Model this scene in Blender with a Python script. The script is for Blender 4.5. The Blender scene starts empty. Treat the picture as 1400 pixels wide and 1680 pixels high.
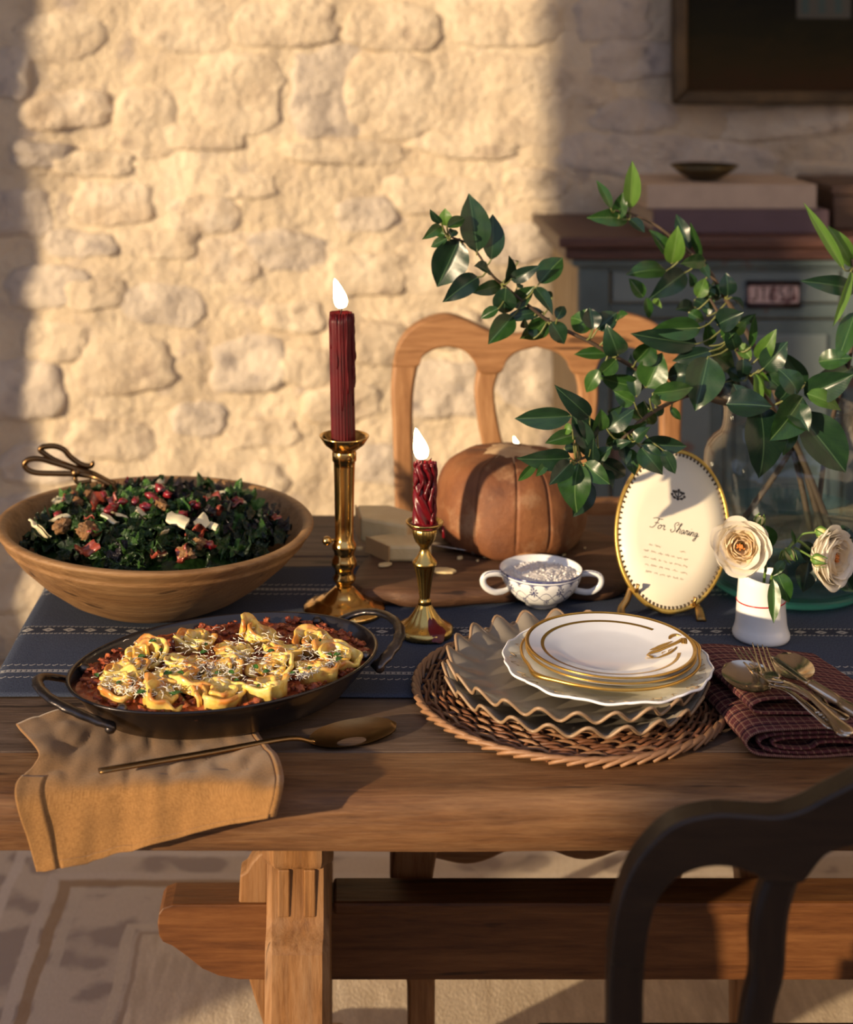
import bpy, math, random
from mathutils import Vector, Matrix, noise
random.seed(7)
PI = math.pi
scene = bpy.context.scene
COL = scene.collection

# ------------------------------------------------------------------ camera, world, sun, exposure
CZ = 1.507                      # eye height above the floor
TZ = 0.77                       # table top above the floor
FPX, UX, UY = 2500.0, 560.0, 75.0
cam_d = bpy.data.cameras.new('camera')
cam = bpy.data.objects.new('camera', cam_d); COL.objects.link(cam)
cam.location = (0, 0, CZ); cam.rotation_euler = (PI / 2, 0, 0)
cam_d.sensor_width = 36; cam_d.lens = FPX / 1680 * 36
cam_d.shift_x = (700 - UX) / 1680; cam_d.shift_y = -(840 - UY) / 1680
cam_d.dof.use_dof = True; cam_d.dof.focus_distance = 1.72; cam_d.dof.aperture_fstop = 4.2
cam_d.clip_start = 0.02
scene.camera = cam

world = bpy.data.worlds.new('world'); scene.world = world; world.use_nodes = True
bg = world.node_tree.nodes['Background']
bg.inputs[0].default_value = (0.45, 0.515, 0.72, 1); bg.inputs[1].default_value = 1.0

SUN_DIR = Vector((1.0, 0.75, -0.25)).normalized()
sun_d = bpy.data.lights.new('sun', 'SUN'); sun_d.energy = 5.9; sun_d.color = (1.0, 0.77, 0.49); sun_d.angle = math.radians(1.1)
sun = bpy.data.objects.new('sun', sun_d); COL.objects.link(sun)
sun.rotation_euler = SUN_DIR.to_track_quat('-Z', 'Y').to_euler(); sun.location = (-4, -2, 4)

vs = scene.view_settings
scene.display_settings.display_device = 'sRGB'
vs.view_transform = 'Standard'; vs.look = 'None'; vs.gamma = 1; vs.use_curve_mapping = False; vs.exposure = 0.28

# ------------------------------------------------------------------ helpers
def V(*a): return Vector(a)
def P(px, py, Y): return Vector(((px - UX) * Y / FPX, Y, CZ - (py - UY) * Y / FPX))
def T(px, py, z=TZ):
    Y = FPX * (CZ - z) / (py - UY)
    return Vector(((px - UX) * Y / FPX, Y, z))
def lerp(a, b, t): return a + (b - a) * t
def interp(tab, x):
    if x <= tab[0][0]: return tab[0][1]
    for (x0, y0), (x1, y1) in zip(tab, tab[1:]):
        if x <= x1: return lerp(y0, y1, (x - x0) / max(x1 - x0, 1e-9))
    return tab[-1][1]
def catmull(pts, n):
    """n points along a smooth curve through pts (Vectors or tuples of any length)."""
    pts = [tuple(p) for p in pts]; m = len(pts) - 1; out = []
    for i in range(n):
        s = i / (n - 1) * m; k = min(int(s), m - 1); t = s - k
        p0, p1, p2, p3 = pts[max(k - 1, 0)], pts[k], pts[k + 1], pts[min(k + 2, m)]
        out.append(tuple(0.5 * (2 * b + (c - a) * t + (2 * a - 5 * b + 4 * c - d) * t * t + (3 * b - a - 3 * c + d) * t ** 3)
                         for a, b, c, d in zip(p0, p1, p2, p3)))
    return out
def scurve(x, n): return [interp(x, i / (n - 1)) for i in range(n)]

class MB:
    def __init__(s): s.v = []; s.f = []; s.uv = None
    def add(s, vs_, fs):
        o = len(s.v); s.v += [tuple(v) for v in vs_]; s.f += [tuple(i + o for i in f) for f in fs]; return s
    def box(s, x0, x1, y0, y1, z0, z1):
        return s.add([(x0,y0,z0),(x1,y0,z0),(x1,y1,z0),(x0,y1,z0),(x0,y0,z1),(x1,y0,z1),(x1,y1,z1),(x0,y1,z1)],
                     [(0,3,2,1),(4,5,6,7),(0,1,5,4),(1,2,6,5),(2,3,7,6),(3,0,4,7)])
    def grid(s, rows, close_u=False, close_v=False, flip=False):
        """rows: list of rows of points."""
        n, m = len(rows), len(rows[0]); vs_ = [p for r in rows for p in r]; fs = []
        for i in range(n if close_v else n - 1):
            for j in range(m if close_u else m - 1):
                a, b = i * m + j, i * m + (j + 1) % m
                c, d = ((i + 1) % n) * m + (j + 1) % m, ((i + 1) % n) * m + j
                fs.append((a, d, c, b) if flip else (a, b, c, d))
        return s.add(vs_, fs)
    def lathe(s, prof, c=(0,0,0), seg=48, fn=None, cap0=False, cap1=False, sx=1, sy=1, rot=0):
        rows = []
        for (r, z) in prof:
            row = []
            for j in range(seg):
                a = 2 * PI * j / seg; rr, zz = fn(r, z, a) if fn else (r, z)
                x, y = rr * math.cos(a) * sx, rr * math.sin(a) * sy
                row.append((c[0] + x * math.cos(rot) - y * math.sin(rot), c[1] + x * math.sin(rot) + y * math.cos(rot), c[2] + zz))
            rows.append(row)
        o = len(s.v); s.grid(rows, close_u=True)
        n = len(prof)
        if cap0: s.f.append(tuple(o + j for j in reversed(range(seg))))
        if cap1: s.f.append(tuple(o + (n - 1) * seg + j for j in range(seg)))
        return s
    def bar(s, pts, w, h=None, seg=8, up=(0,0,1), square=False, closed=False):
        """sweep an ellipse (or rectangle) of width w, height h (full sizes; numbers or lists) along pts."""
        pts = [Vector(p) for p in pts]; n = len(pts); h = w if h is None else h
        if not isinstance(w, (list, tuple)): w = [w] * n
        if not isinstance(h, (list, tuple)): h = [h] * n
        up = Vector(up); rows = []; pside = None
        for i in range(n):
            if closed: d = pts[(i + 1) % n] - pts[i - 1]
            else: d = pts[min(i + 1, n - 1)] - pts[max(i - 1, 0)]
            if d.length < 1e-9: d = Vector((1, 0, 0))
            d.normalize(); side = d.cross(up)
            if side.length < 1e-3: side = pside if pside else d.cross(Vector((0.3, 1, 0.2)))
            side.normalize()
            if pside and side.dot(pside) < 0 : side = -side
            pside = side.copy(); u2 = side.cross(d).normalized()
            if square: sec = [(-.5,-.5),(.5,-.5),(.5,.5),(-.5,.5)]
            else: sec = [(.5 * math.cos(2*PI*k/seg), .5 * math.sin(2*PI*k/seg)) for k in range(seg)]
            rows.append([pts[i] + side * a * w[i] + u2 * b * h[i] for a, b in sec])
        o = len(s.v); m = len(rows[0]); s.grid(rows, close_u=True, close_v=closed)
        if not closed:
            s.f.append(tuple(o + j for j in reversed(range(m)))); s.f.append(tuple(o + (n - 1) * m + j for j in range(m)))
        return s
    def tube(s, pts, r, seg=6, closed=False):
        w = [2 * a for a in r] if isinstance(r, (list, tuple)) else 2 * r
        return s.bar(pts, w, None, seg, (0.13, 0.21, 0.97), closed=closed)
    def slab(s, top, bot, y0, y1, lean=0.0, zl=0.0):
        """plate standing in a plane of constant depth; top/bot: equal-length lists of (x, z)."""
        n = len(top); A = []
        for y in (y0, y1):
            for lst in (top, bot): A += [(x, y + lean * (z - zl), z) for x, z in lst]
        f = []
        for i in range(n - 1):
            a, b, c, d = i, i + 1, n + i + 1, n + i
            f.append((d, c, b, a)); f.append((2*n + a, 2*n + b, 2*n + c, 2*n + d))
            f.append((a, b, 2*n + b, 2*n + a)); f.append((c, d, 2*n + d, 2*n + c))
        f.append((n, 0, 2*n, 3*n)); f.append((n - 1, 2*n - 1, 4*n - 1, 3*n - 1))
        return s.add(A, f)
    def prism(s, outline, vec):
        """outline: list of points; extruded by vec."""
        n = len(outline); vec = Vector(vec); o = [Vector(p) for p in outline]
        return s.add(o + [p + vec for p in o], [tuple(reversed(range(n))), tuple(range(n, 2*n))] +
                     [(i, (i+1) % n, n + (i+1) % n, n + i) for i in range(n)])
    def blob(s, c, r, seg=10, rings=7, nz=0.0, nf=3.0, seed=0, sc=(1,1,1), flat=None):
        c = Vector(c); rows = []
        for i in range(rings + 1):
            ph = PI * i / rings; row = []
            for j in range(seg):
                a = 2 * PI * j / seg
                d = Vector((math.sin(ph) * math.cos(a), math.sin(ph) * math.sin(a), math.cos(ph)))
                k = 1 + nz * noise.noise(d * nf + Vector((seed * 3.7, seed * 1.3, 0)))
                p = Vector((d.x * sc[0], d.y * sc[1], d.z * sc[2])) * r * k
                if flat is not None: p.z = max(p.z, flat)
                row.append(c + p)
            rows.append(row)
        return s.grid(rows, close_u=True, flip=True)
    def mesh(s, name, mat, origin=(0,0,0), smooth=True, uv=None):
        me = bpy.data.meshes.new(name); o = Vector(origin)
        me.from_pydata([Vector(v) - o for v in s.v], [], s.f); me.update()
        if smooth: me.polygons.foreach_set('use_smooth', [True] * len(me.polygons))
        if uv:
            l = me.uv_layers.new(name='uv')
            for lp in me.loops: l.data[lp.index].uv = uv[lp.vertex_index]
        for m in (mat if isinstance(mat, (list, tuple)) else [mat]): me.materials.append(m)
        return me
    def build(s, name, mat, parent=None, origin=None, smooth=True, bevel=0, uv=None, auto=None):
        if origin is None: origin = tuple(parent['_o']) if parent is not None else (0,0,0)
        me = s.mesh(name, mat, origin, smooth, uv)
        ob = bpy.data.objects.new(name, me); COL.objects.link(ob)
        if parent is not None: ob.parent = parent
        else: ob.location = origin
        ob['_o'] = tuple(origin)
        if bevel:
            b = ob.modifiers.new('bevel', 'BEVEL'); b.width = bevel; b.segments = 2; b.limit_method = 'ANGLE'; b.angle_limit = math.radians(40)
        if auto is not None:
            me.set_sharp_from_angle(angle=math.radians(auto))
        return ob

def tag(o, label, cat, group=None, kind=None):
    o['label'] = label; o['category'] = cat
    if group: o['group'] = group
    if kind: o['kind'] = kind
    return o
def struct(o): o['kind'] = 'structure'; return o
def thing(name, origin, label, cat, group=None):
    e = bpy.data.objects.new(name, None); COL.objects.link(e); e.location = origin; e['_o'] = tuple(origin); e.empty_display_size = 0.05
    return tag(e, label, cat, group)
def inst(name, me, mtx, parent=None):
    """an object sharing mesh data, placed by a world matrix (relative to parent's origin when it has one)."""
    o = bpy.data.objects.new(name, me); COL.objects.link(o)
    if parent is not None:
        o.parent = parent; mtx = Matrix.Translation(-Vector(tuple(parent['_o']))) @ mtx
    o.matrix_basis = mtx
    return o
def frame(loc, y, n, sx=1, sy=1, sz=1):
    """matrix with local Y along y and local Z near n."""
    y = Vector(y).normalized(); x = y.cross(Vector(n)); x = x.normalized() if x.length > 1e-6 else Vector((1,0,0)); z = x.cross(y)
    m = Matrix((x * sx, y * sy, z * sz)).transposed().to_4x4(); m.translation = Vector(loc); return m

# ---- node material helpers
class X:
    """a tiny expression wrapper over shader math nodes"""
    def __init__(s, nt, sock): s.nt = nt; s.s = sock
    def m(s, op, *o, clamp=False):
        n = s.nt.nodes.new('ShaderNodeMath'); n.operation = op; n.use_clamp = clamp
        for i, q in enumerate((s,) + o):
            if isinstance(q, X): s.nt.links.new(q.s, n.inputs[i])
            else: n.inputs[i].default_value = q
        return X(s.nt, n.outputs[0])
    def __add__(s, o): return s.m('ADD', o)
    def __sub__(s, o): return s.m('SUBTRACT', o)
    def __mul__(s, o): return s.m('MULTIPLY', o)
    def __truediv__(s, o): return s.m('DIVIDE', o)
    def fract(s): return s.m('FRACT')
    def sin(s): return s.m('SINE')
    def abs(s): return s.m('ABSOLUTE')
    def lt(s, o): return s.m('LESS_THAN', o)
    def gt(s, o): return s.m('GREATER_THAN', o)
    def max(s, o): return s.m('MAXIMUM', o)
    def min(s, o): return s.m('MINIMUM', o)
    def neg(s): return s.m('MULTIPLY', -1.0)
def rgb(c): return (c[0], c[1], c[2], 1)
def newmat(name):
    m = bpy.data.materials.new(name); m.use_nodes = True
    nt = m.node_tree; return m, nt, nt.nodes['Principled BSDF']
def coords(nt, kind='Object', scale=(1,1,1), loc=(0,0,0)):
    tc = nt.nodes.new('ShaderNodeTexCoord'); mp = nt.nodes.new('ShaderNodeMapping')
    mp.inputs['Scale'].default_value = scale; mp.inputs['Location'].default_value = loc
    nt.links.new(tc.outputs[kind], mp.inputs[0]); return mp.outputs[0]
def noisen(nt, vec, scale, detail=4, rough=0.55, dist=0.0):
    n = nt.nodes.new('ShaderNodeTexNoise'); n.inputs['Scale'].default_value = scale; n.inputs['Detail'].default_value = detail
    n.inputs['Roughness'].default_value = rough; n.inputs['Distortion'].default_value = dist
    nt.links.new(vec, n.inputs['Vector']); return n.outputs['Fac']
def ramp(nt, fac, stops):
    r = nt.nodes.new('ShaderNodeValToRGB'); e = r.color_ramp.elements
    while len(e) < len(stops): e.new(0.5)
    for i, (p, c) in enumerate(stops): e[i].position = p; e[i].color = rgb(c) if not isinstance(c, (int, float)) else (c, c, c, 1)
    nt.links.new(fac, r.inputs[0]); return r.outputs[0]
def mixc(nt, fac, a, b, mode='MIX'):
    n = nt.nodes.new('ShaderNodeMix'); n.data_type = 'RGBA'; n.blend_type = mode
    for sock, q in ((n.inputs[0], fac), (n.inputs[6], a), (n.inputs[7], b)):
        if isinstance(q, X): nt.links.new(q.s, sock)
        elif isinstance(q, (int, float)): sock.default_value = q
        elif isinstance(q, tuple): sock.default_value = rgb(q)
        else: nt.links.new(q, sock)
    return n.outputs[2]
def addbump(nt, bs, h, strength=0.3, dist=0.01):
    b = nt.nodes.new('ShaderNodeBump'); b.inputs['Strength'].default_value = strength; b.inputs['Distance'].default_value = dist
    nt.links.new(h.s if isinstance(h, X) else h, b.inputs['Height']); nt.links.new(b.outputs[0], bs.inputs['Normal'])
def mat(name, stops, rough=0.5, metal=0.0, scale=8, stretch=(1,1,1), detail=4, dist=0.0, bump=0.0, bscale=None, bdist=0.004, spec=0.5,
        coat=0.0, sheen=0.0, sss=0.0, spots=None, rvar=0.0):
    """general noise-driven material; stops = colour, or list of (pos, colour)."""
    m, nt, bs = newmat(name)
    bs.inputs['Roughness'].default_value = rough; bs.inputs['Metallic'].default_value = metal
    bs.inputs['Specular IOR Level'].default_value = spec; bs.inputs['Coat Weight'].default_value = coat
    bs.inputs['Sheen Weight'].default_value = sheen; bs.inputs['Subsurface Weight'].default_value = sss
    bs.inputs['Subsurface Scale'].default_value = 0.01
    vec = coords(nt, 'Object', stretch)
    if isinstance(stops, tuple): stops = [(0.35, tuple(c * 0.88 for c in stops)), (0.65, stops)]
    f = noisen(nt, vec, scale, detail, 0.6, dist); col = ramp(nt, f, stops)
    if spots:
        f2 = noisen(nt, vec, spots[0], 5, 0.6); col = mixc(nt, X(nt, ramp(nt, f2, [(spots[1], 0.0), (spots[2], 1.0)])), col, spots[3])
    nt.links.new(col, bs.inputs['Base Color'])
    if rvar:
        nt.links.new((X(nt, f) * rvar + (rough - rvar / 2)).s, bs.inputs['Roughness'])
    if bump:
        addbump(nt, bs, noisen(nt, vec, bscale or scale, 6, 0.65), bump, bdist)
    return m
def wood(name, dark, mid, light, axis='x', rough=0.55, k=1.0, bump=0.35, coat=0.0, wear=None, spec=0.35):
    st = {'x': (1.2*k, 15*k, 15*k), 'y': (15*k, 1.2*k, 15*k), 'z': (15*k, 15*k, 1.2*k)}[axis]
    m, nt, bs = newmat(name)
    vec = coords(nt, 'Object', st); f = noisen(nt, vec, 3.2, 8, 0.62, 0.6)
    fine = noisen(nt, coords(nt, 'Object', tuple(a * 4 for a in st)), 3.4, 6, 0.7, 0.3)
    g = X(nt, f) * 0.55 + X(nt, fine) * 0.45
    col = ramp(nt, g.s, [(0.36, dark), (0.5, mid), (0.64, light)])
    big = noisen(nt, coords(nt, 'Object', (1, 1, 1)), 3.0 * k, 3, 0.5)
    col = mixc(nt, X(nt, ramp(nt, big, [(0.35, 0.0), (0.75, 0.7)])), col, mixc(nt, 0.45, col, dark))
    if wear:
        w = noisen(nt, coords(nt, 'Object', (st[0] * .5, st[1] * .25, st[2] * .25)), 4.0, 6, 0.7)
        col = mixc(nt, X(nt, ramp(nt, w, [(0.45, 0.0), (0.7, 0.75)])) * X(nt, ramp(nt, fine, [(0.3, 0.3), (0.6, 1.0)])), col, wear)
    cr = noisen(nt, coords(nt, 'Object', tuple(a * 1.6 for a in st)), 2.2, 3, 0.5, 0.2)       # thin dark checks along the grain
    col = mixc(nt, X(nt, ramp(nt, cr, [(0.30, 0.8), (0.335, 0.0)])), col, tuple(c * .3 for c in dark))
    nt.links.new(col, bs.inputs['Base Color']); bs.inputs['Roughness'].default_value = rough; bs.inputs['Coat Weight'].default_value = coat
    bs.inputs['Specular IOR Level'].default_value = spec
    bs.inputs['Coat Roughness'].default_value = 0.3
    addbump(nt, bs, X(nt, f) * 0.5 + X(nt, fine) * 0.7, bump, 0.003)
    return m

# ------------------------------------------------------------------ materials of the setting
plaster_m = mat('lime_plaster', [(0.25, (0.46, 0.36, 0.255)), (0.5, (0.63, 0.515, 0.365)), (0.75, (0.72, 0.61, 0.455))], 0.95, scale=3.5, detail=8,
                bump=0.9, bscale=16, bdist=0.03, spec=0.1, spots=(11, 0.55, 0.72, (0.42, 0.345, 0.29)))
stone_ms = [mat('limewashed_stone_' + n, [(0.25, a), (0.5, b), (0.75, c)], 0.95, scale=9, detail=9, bump=0.95, bscale=24, bdist=0.025, spec=0.1,
                spots=(14, 0.56, 0.72, d)) for n, a, b, c, d in (
    ('cream', (0.52, 0.41, 0.29), (0.65, 0.535, 0.39), (0.72, 0.61, 0.46), (0.42, 0.33, 0.25)),
    ('grey', (0.42, 0.36, 0.31), (0.60, 0.51, 0.41), (0.72, 0.62, 0.49), (0.34, 0.29, 0.26)),
    ('tan', (0.50, 0.38, 0.26), (0.66, 0.54, 0.40), (0.74, 0.65, 0.53), (0.38, 0.28, 0.20)))]
inner_m = mat('warm_plaster', (0.74, 0.66, 0.58), 0.95, scale=4, spec=0.1)

# ------------------------------------------------------------------ room
WY = 3.75
mb = MB(); rows = []
def wall_off(x, z):
    return 0.030 * noise.noise(Vector((x * 2.6, z * 3.4, 1.0))) + 0.016 * noise.noise(Vector((x * 7, z * 8, 5.0))) + 0.006 * noise.noise(Vector((x * 19, z * 21, 9.0)))
nx, nz_ = 150, 90
for i in range(nz_ + 1):
    z = 1.95 * i / nz_
    rows.append([(lerp(-1.5, 1.9, j / nx), WY - wall_off(lerp(-1.5, 1.9, j / nx), z), z) for j in range(nx + 1)])
mb.grid(rows)
mb.box(-2.6, -1.5, WY, WY + 0.05, 0, 3.2); mb.box(1.9, 2.9, WY, WY + 0.05, 0, 3.2); mb.box(-1.5, 1.9, WY, WY + 0.05, 1.95, 3.2)
wall_back = struct(mb.build('wall_back', plaster_m, origin=(0, WY, 0)))

# the stones that show through the limewash
def stone(cx, cz, w, h, seed, proud):
    m = MB(); n = 30; rows = []; rnd = random.Random(seed)
    ex = rnd.uniform(2.6, 5.0); tilt = rnd.uniform(-0.10, 0.10); sl = rnd.uniform(-.5, .5), rnd.uniform(-.6, .3)
    for k, (q, d) in enumerate(((1.03, -0.5), (0.97, 0.35), (0.90, 0.75), (0.72, 1.0), (0.42, 1.0), (0.1, 1.0))):
        row = []
        for j in range(n):
            a = 2 * PI * j / n; ca, sa = math.cos(a), math.sin(a)
            r = (abs(ca) ** ex + abs(sa) ** ex) ** (-1 / ex)
            r *= 0.95 + 0.20 * noise.noise(Vector((ca * 1.3, sa * 1.3, seed * 1.7))) + 0.12 * noise.noise(Vector((ca * 4.5, sa * 4.5, seed * 2.9)))
            x, z = r * ca * w / 2 * q, r * sa * h / 2 * q
            nzv = 0.9 * noise.noise(Vector((x * 13 + seed, z * 16, seed * 0.9))) + 0.45 * noise.noise(Vector((x * 34 + seed, z * 38, seed * 0.9)))
            nzv += sl[0] * x / w * 2 + sl[1] * z / h * 2
            x, z = x - tilt * z, z + tilt * x
            X_, Z_ = cx + x, cz + z
            row.append((X_, WY - wall_off(X_, Z_) - (d + (nzv * min(1, k * .4) if k else 0)) * proud, Z_))
        rows.append(row)
    o = len(m.v); m.grid(rows, close_u=True)
    m.f.append(tuple(o + 5 * n + j for j in range(n)))
    return m
px_stones = [(385,155,135,130,0),(545,150,120,140,1),(645,160,150,130,0),(810,165,230,150,0),(1040,98,130,56,1),(1005,28,110,70,1),(1090,258,310,66,1),
    (1300,198,200,52,0),(1040,190,120,50,1),(185,335,120,66,2),(330,352,110,54,2),(395,305,110,40,0),(600,352,96,50,1),(75,470,115,66,1),(265,500,110,62,1),
    (160,480,90,46,0),(208,600,140,84,0),(410,600,115,84,1),(325,686,76,54,1),(430,712,110,44,0),(110,180,130,60,2),(30,350,90,70,1),(40,640,110,90,1),
    (240,205,90,100,0),(100,60,120,70,0),(300,40,140,80,0),(470,40,150,70,0),(640,45,140,80,0),(830,40,160,70,0),(720,320,150,60,0),(880,300,90,50,0),
    (470,410,110,60,1),(600,450,120,70,0),(380,425,90,70,2),(720,440,110,80,0),(850,400,110,60,1),(600,560,130,70,0),(740,640,120,90,1),(870,620,100,90,1),
    (560,660,110,60,0),(180,720,130,60,0),(90,560,90,60,0),(70,760,120,60,1),(480,520,90,50,0),(940,520,110,70,0),(620,760,120,60,1),(390,790,140,60,0),
    (760,240,150,36,0),(560,250,170,40,0),(330,225,130,40,0),(150,270,120,40,0),(960,150,90,46,0),(1190,320,150,50,1),(1360,290,120,40,0),(1380,60,90,60,1),
    (40,850,110,70,1),(30,960,120,70,0),(70,255,90,40,1),(20,120,60,80,1),(500,600,80,60,0),(730,540,110,60,0),(260,400,120,44,0),(130,400,110,40,1)]
for i, (px, py, w, h, k) in enumerate(px_stones):
    c = P(px, py, WY); sc_ = WY / FPX
    st = stone(c.x, c.z, w * sc_ * 1.22, h * sc_ * 1.18, i + 1, 0.006 + 0.008 * random.random()).build('stone', stone_ms[k], wall_back)
# floor, ceiling, side walls
floor_m = mat('floor_stone', (0.30, 0.25, 0.20), 0.8, scale=3, bump=0.2)
struct(MB().box(-2.6, 2.9, -2.0, WY + 0.05, -0.05, 0.0).build('floor', floor_m, smooth=False))
struct(MB().box(-2.6, 2.9, 1.3, WY + 0.05, 3.2, 3.3).build('ceiling', inner_m, smooth=False))  # stops short so that sky fill comes in from above the front
struct(MB().box(2.6, 2.9, -2.0, WY, 0, 3.2).build('wall_right', inner_m, smooth=False))
struct(MB().box(-2.6, 2.9, -2.2, -2.0, 0, 1.75).build('light_cut_wall', inner_m, smooth=False))  # unseen low wall, added to hold back fill light on camera-facing sides
LX = -2.2
mb = MB()
wins = [(-0.52, 0.87, 0.30, 2.70), (1.55, 2.66, 0.25, 3.0)]      # y0, y1, z0, z1 of the two openings
ys = [-2.0, wins[0][0], wins[0][1], wins[1][0], wins[1][1], WY]
for a, b in ((0, 1), (2, 3), (4, 5)): mb.box(LX - 0.22, LX, ys[a], ys[b], 0, 3.2)
for y0, y1, z0, z1 in wins: mb.box(LX - 0.22, LX, y0, y1, 0, z0); mb.box(LX - 0.22, LX, y0, y1, z1, 3.2)
struct(mb.build('wall_left', inner_m, smooth=False))
frame_m = mat('window_paint', (0.55, 0.50, 0.43), 0.6)
for k, (y0, y1, z0, z1) in enumerate(wins):
    mb = MB(); t = 0.03
    mb.box(LX - 0.14, LX - 0.09, y0, y0 + t, z0, z1); mb.box(LX - 0.14, LX - 0.09, y1 - t, y1, z0, z1)
    mb.box(LX - 0.14, LX - 0.09, y0, y1, z0, z0 + t); mb.box(LX - 0.14, LX - 0.09, y0, y1, z1 - t, z1)
    struct(mb.build('window_%d' % (k + 1), frame_m, smooth=False))

# ------------------------------------------------------------------ rug
def rug_mat():
    m, nt, bs = newmat('rug_wool'); bs.inputs['Roughness'].default_value = 1.0; bs.inputs['Specular IOR Level'].default_value = 0.05
    tc = nt.nodes.new('ShaderNodeTexCoord'); sp = nt.nodes.new('ShaderNodeSeparateXYZ'); nt.links.new(tc.outputs['Object'], sp.inputs[0])
    x, y = X(nt, sp.outputs[0]), X(nt, sp.outputs[1])            # origin of the rug object sits on the inner border corner
    s_ = x.neg().max(y)
    wob = X(nt, noisen(nt, coords(nt, 'Object'), 9, 3)) * 0.02
    s_ = s_ + wob - 0.01
    vec = coords(nt, 'Object', (9, 9, 9))
    big = X(nt, noisen(nt, vec, 1.0, 4, 0.5, 0.8)); vor = nt.nodes.new('ShaderNodeTexVoronoi'); vor.inputs['Scale'].default_value = 1.5
    vor.feature = 'SMOOTH_F1'; nt.links.new(vec, vor.inputs['Vector'])
    patt = X(nt, ramp(nt, ((big + X(nt, vor.outputs['Distance'])) * 0.5).s, [(0.38, 0.0), (0.46, 1.0)]))
    field = mixc(nt, patt, (0.360, 0.292, 0.247), (0.600, 0.503, 0.398))
    inner = X(nt, noisen(nt, coords(nt, 'Object', (30, 5, 5)), 2.0, 5))
    inn = ramp(nt, inner.s, [(0.3, (0.570, 0.450, 0.315)), (0.7, (0.840, 0.705, 0.525))])
    col = mixc(nt, s_.lt(-0.16), field, mixc(nt, patt * 0.25, inn, (0.510, 0.405, 0.300)))
    def line(c, w, colr):
        nonlocal col
        col = mixc(nt, (s_ - c).abs().lt(w) * 0.85, col, colr)
    line(0.0, 0.010, (0.330, 0.210, 0.112)); line(0.024, 0.009, (0.630, 0.540, 0.450)); line(-0.024, 0.009, (0.600, 0.510, 0.405))
    line(-0.135, 0.009, (0.675, 0.570, 0.435)); line(-0.155, 0.004, (0.420, 0.315, 0.225)); line(0.10, 0.010, (0.690, 0.600, 0.510))
    fine = noisen(nt, coords(nt, 'Object', (140, 60, 60)), 2.0, 4); col = mixc(nt, X(nt, ramp(nt, fine, [(0.3, 0.0), (0.7, 0.35)])), col, (0.420, 0.330, 0.255))
    nt.links.new(col, bs.inputs['Base Color']); addbump(nt, bs, fine, 0.4, 0.004)
    return m
rc = T(107, 1458, 0.0)
mb = MB(); mb.grid([[(-1.3 + 3.6 * i / 40, 0.9 + 2.65 * j / 30, 0.010 + 0.003 * noise.noise(Vector((i * .4, j * .4, 0)))) for i in range(41)] for j in range(31)], flip=False)
mb.bar([(-1.3, 0.9, 0.006), (2.3, 0.9, 0.006), (2.3, 3.55, 0.006), (-1.3, 3.55, 0.006)], 0.02, 0.012, closed=True)
tag(mb.build('rug', rug_mat(), origin=(rc.x, rc.y, 0)), 'faded beige and taupe patterned wool rug under the table', 'rug')

# ------------------------------------------------------------------ table
tw_front = wood('table_wood_front', (0.0683, 0.0269, 0.0088), (0.1464, 0.0630, 0.0218), (0.2342, 0.1092, 0.0408), 'x', 0.55, 1.0, 0.8, wear=(0.2635, 0.1512, 0.0714))
tw_grey = wood('table_wood_grey', (0.0497, 0.0294, 0.0194), (0.1076, 0.0698, 0.0486), (0.1822, 0.1248, 0.0907), 'x', 0.6, 1.2, 0.9, wear=(0.1408, 0.0771, 0.0389))
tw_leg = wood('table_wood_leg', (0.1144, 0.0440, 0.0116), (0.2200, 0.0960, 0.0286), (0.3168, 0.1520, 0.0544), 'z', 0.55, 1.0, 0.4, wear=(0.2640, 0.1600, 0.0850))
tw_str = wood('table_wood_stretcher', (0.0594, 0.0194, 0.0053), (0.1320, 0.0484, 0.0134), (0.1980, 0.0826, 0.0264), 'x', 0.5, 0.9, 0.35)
TL, TR, TF, TB = -0.398, 2.0, 1.50, 2.395
table = thing('dining_table', (0.8, 1.95, 0), 'long weathered wooden trestle table with thick plank top', 'table')
seams = [TF, 1.592, 1.80, 2.0, 2.2, TB]
for i in range(5):
    y0, y1 = seams[i] + (0.0009 if i else 0), seams[i + 1] - 0.0009
    n = 60; tks = 0.058 if i == 0 else 0.05
    m = MB(); zt = TZ - (0, 0.0012, 0.0004, 0.001, 0)[i]
    xl = TL - 0.008 * (y0 - TF)
    if i == 0:   # rounded, knocked-about front edge
        prof = [(y1, zt - tks), (y1, zt - .002), (y1 - .002, zt), (y0 + .030, zt), (y0 + .016, zt - .002), (y0 + .007, zt - .006), (y0 + .002, zt - .013), (y0, zt - .022), (y0, zt - tks + .006), (y0 + .004, zt - tks)]
    else:
        prof = [(y1, zt - tks), (y1, zt - .002), (y1 - .002, zt), (y0 + .002, zt), (y0, zt - .002), (y0, zt - tks)]
    rows = []
    for k in range(n + 1):
        x = lerp(xl, TR, k / n)
        rows.append([(x, y + (0.0035 * noise.noise(Vector((x * 5, y * 9, z * 9))) if i == 0 and y < y0 + .02 else 0),
                      z + 0.0012 * noise.noise(Vector((x * 4, y * 6, 3 + i)))) for y, z in prof])
    m.grid(rows, close_u=True, flip=True); q = len(prof)
    m.f.append(tuple(reversed(range(q)))[::-1]); m.f.append(tuple(n * q + j for j in reversed(range(q))))
    m.build('plank', tw_front if i == 0 else tw_grey, table, auto=35)
MB().bar([(-0.33, 1.95, 0.68), (1.9, 1.95, 0.68)], 0.10, 0.08, square=True).build('under_rail', tw_str, table, bevel=.004)
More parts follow.
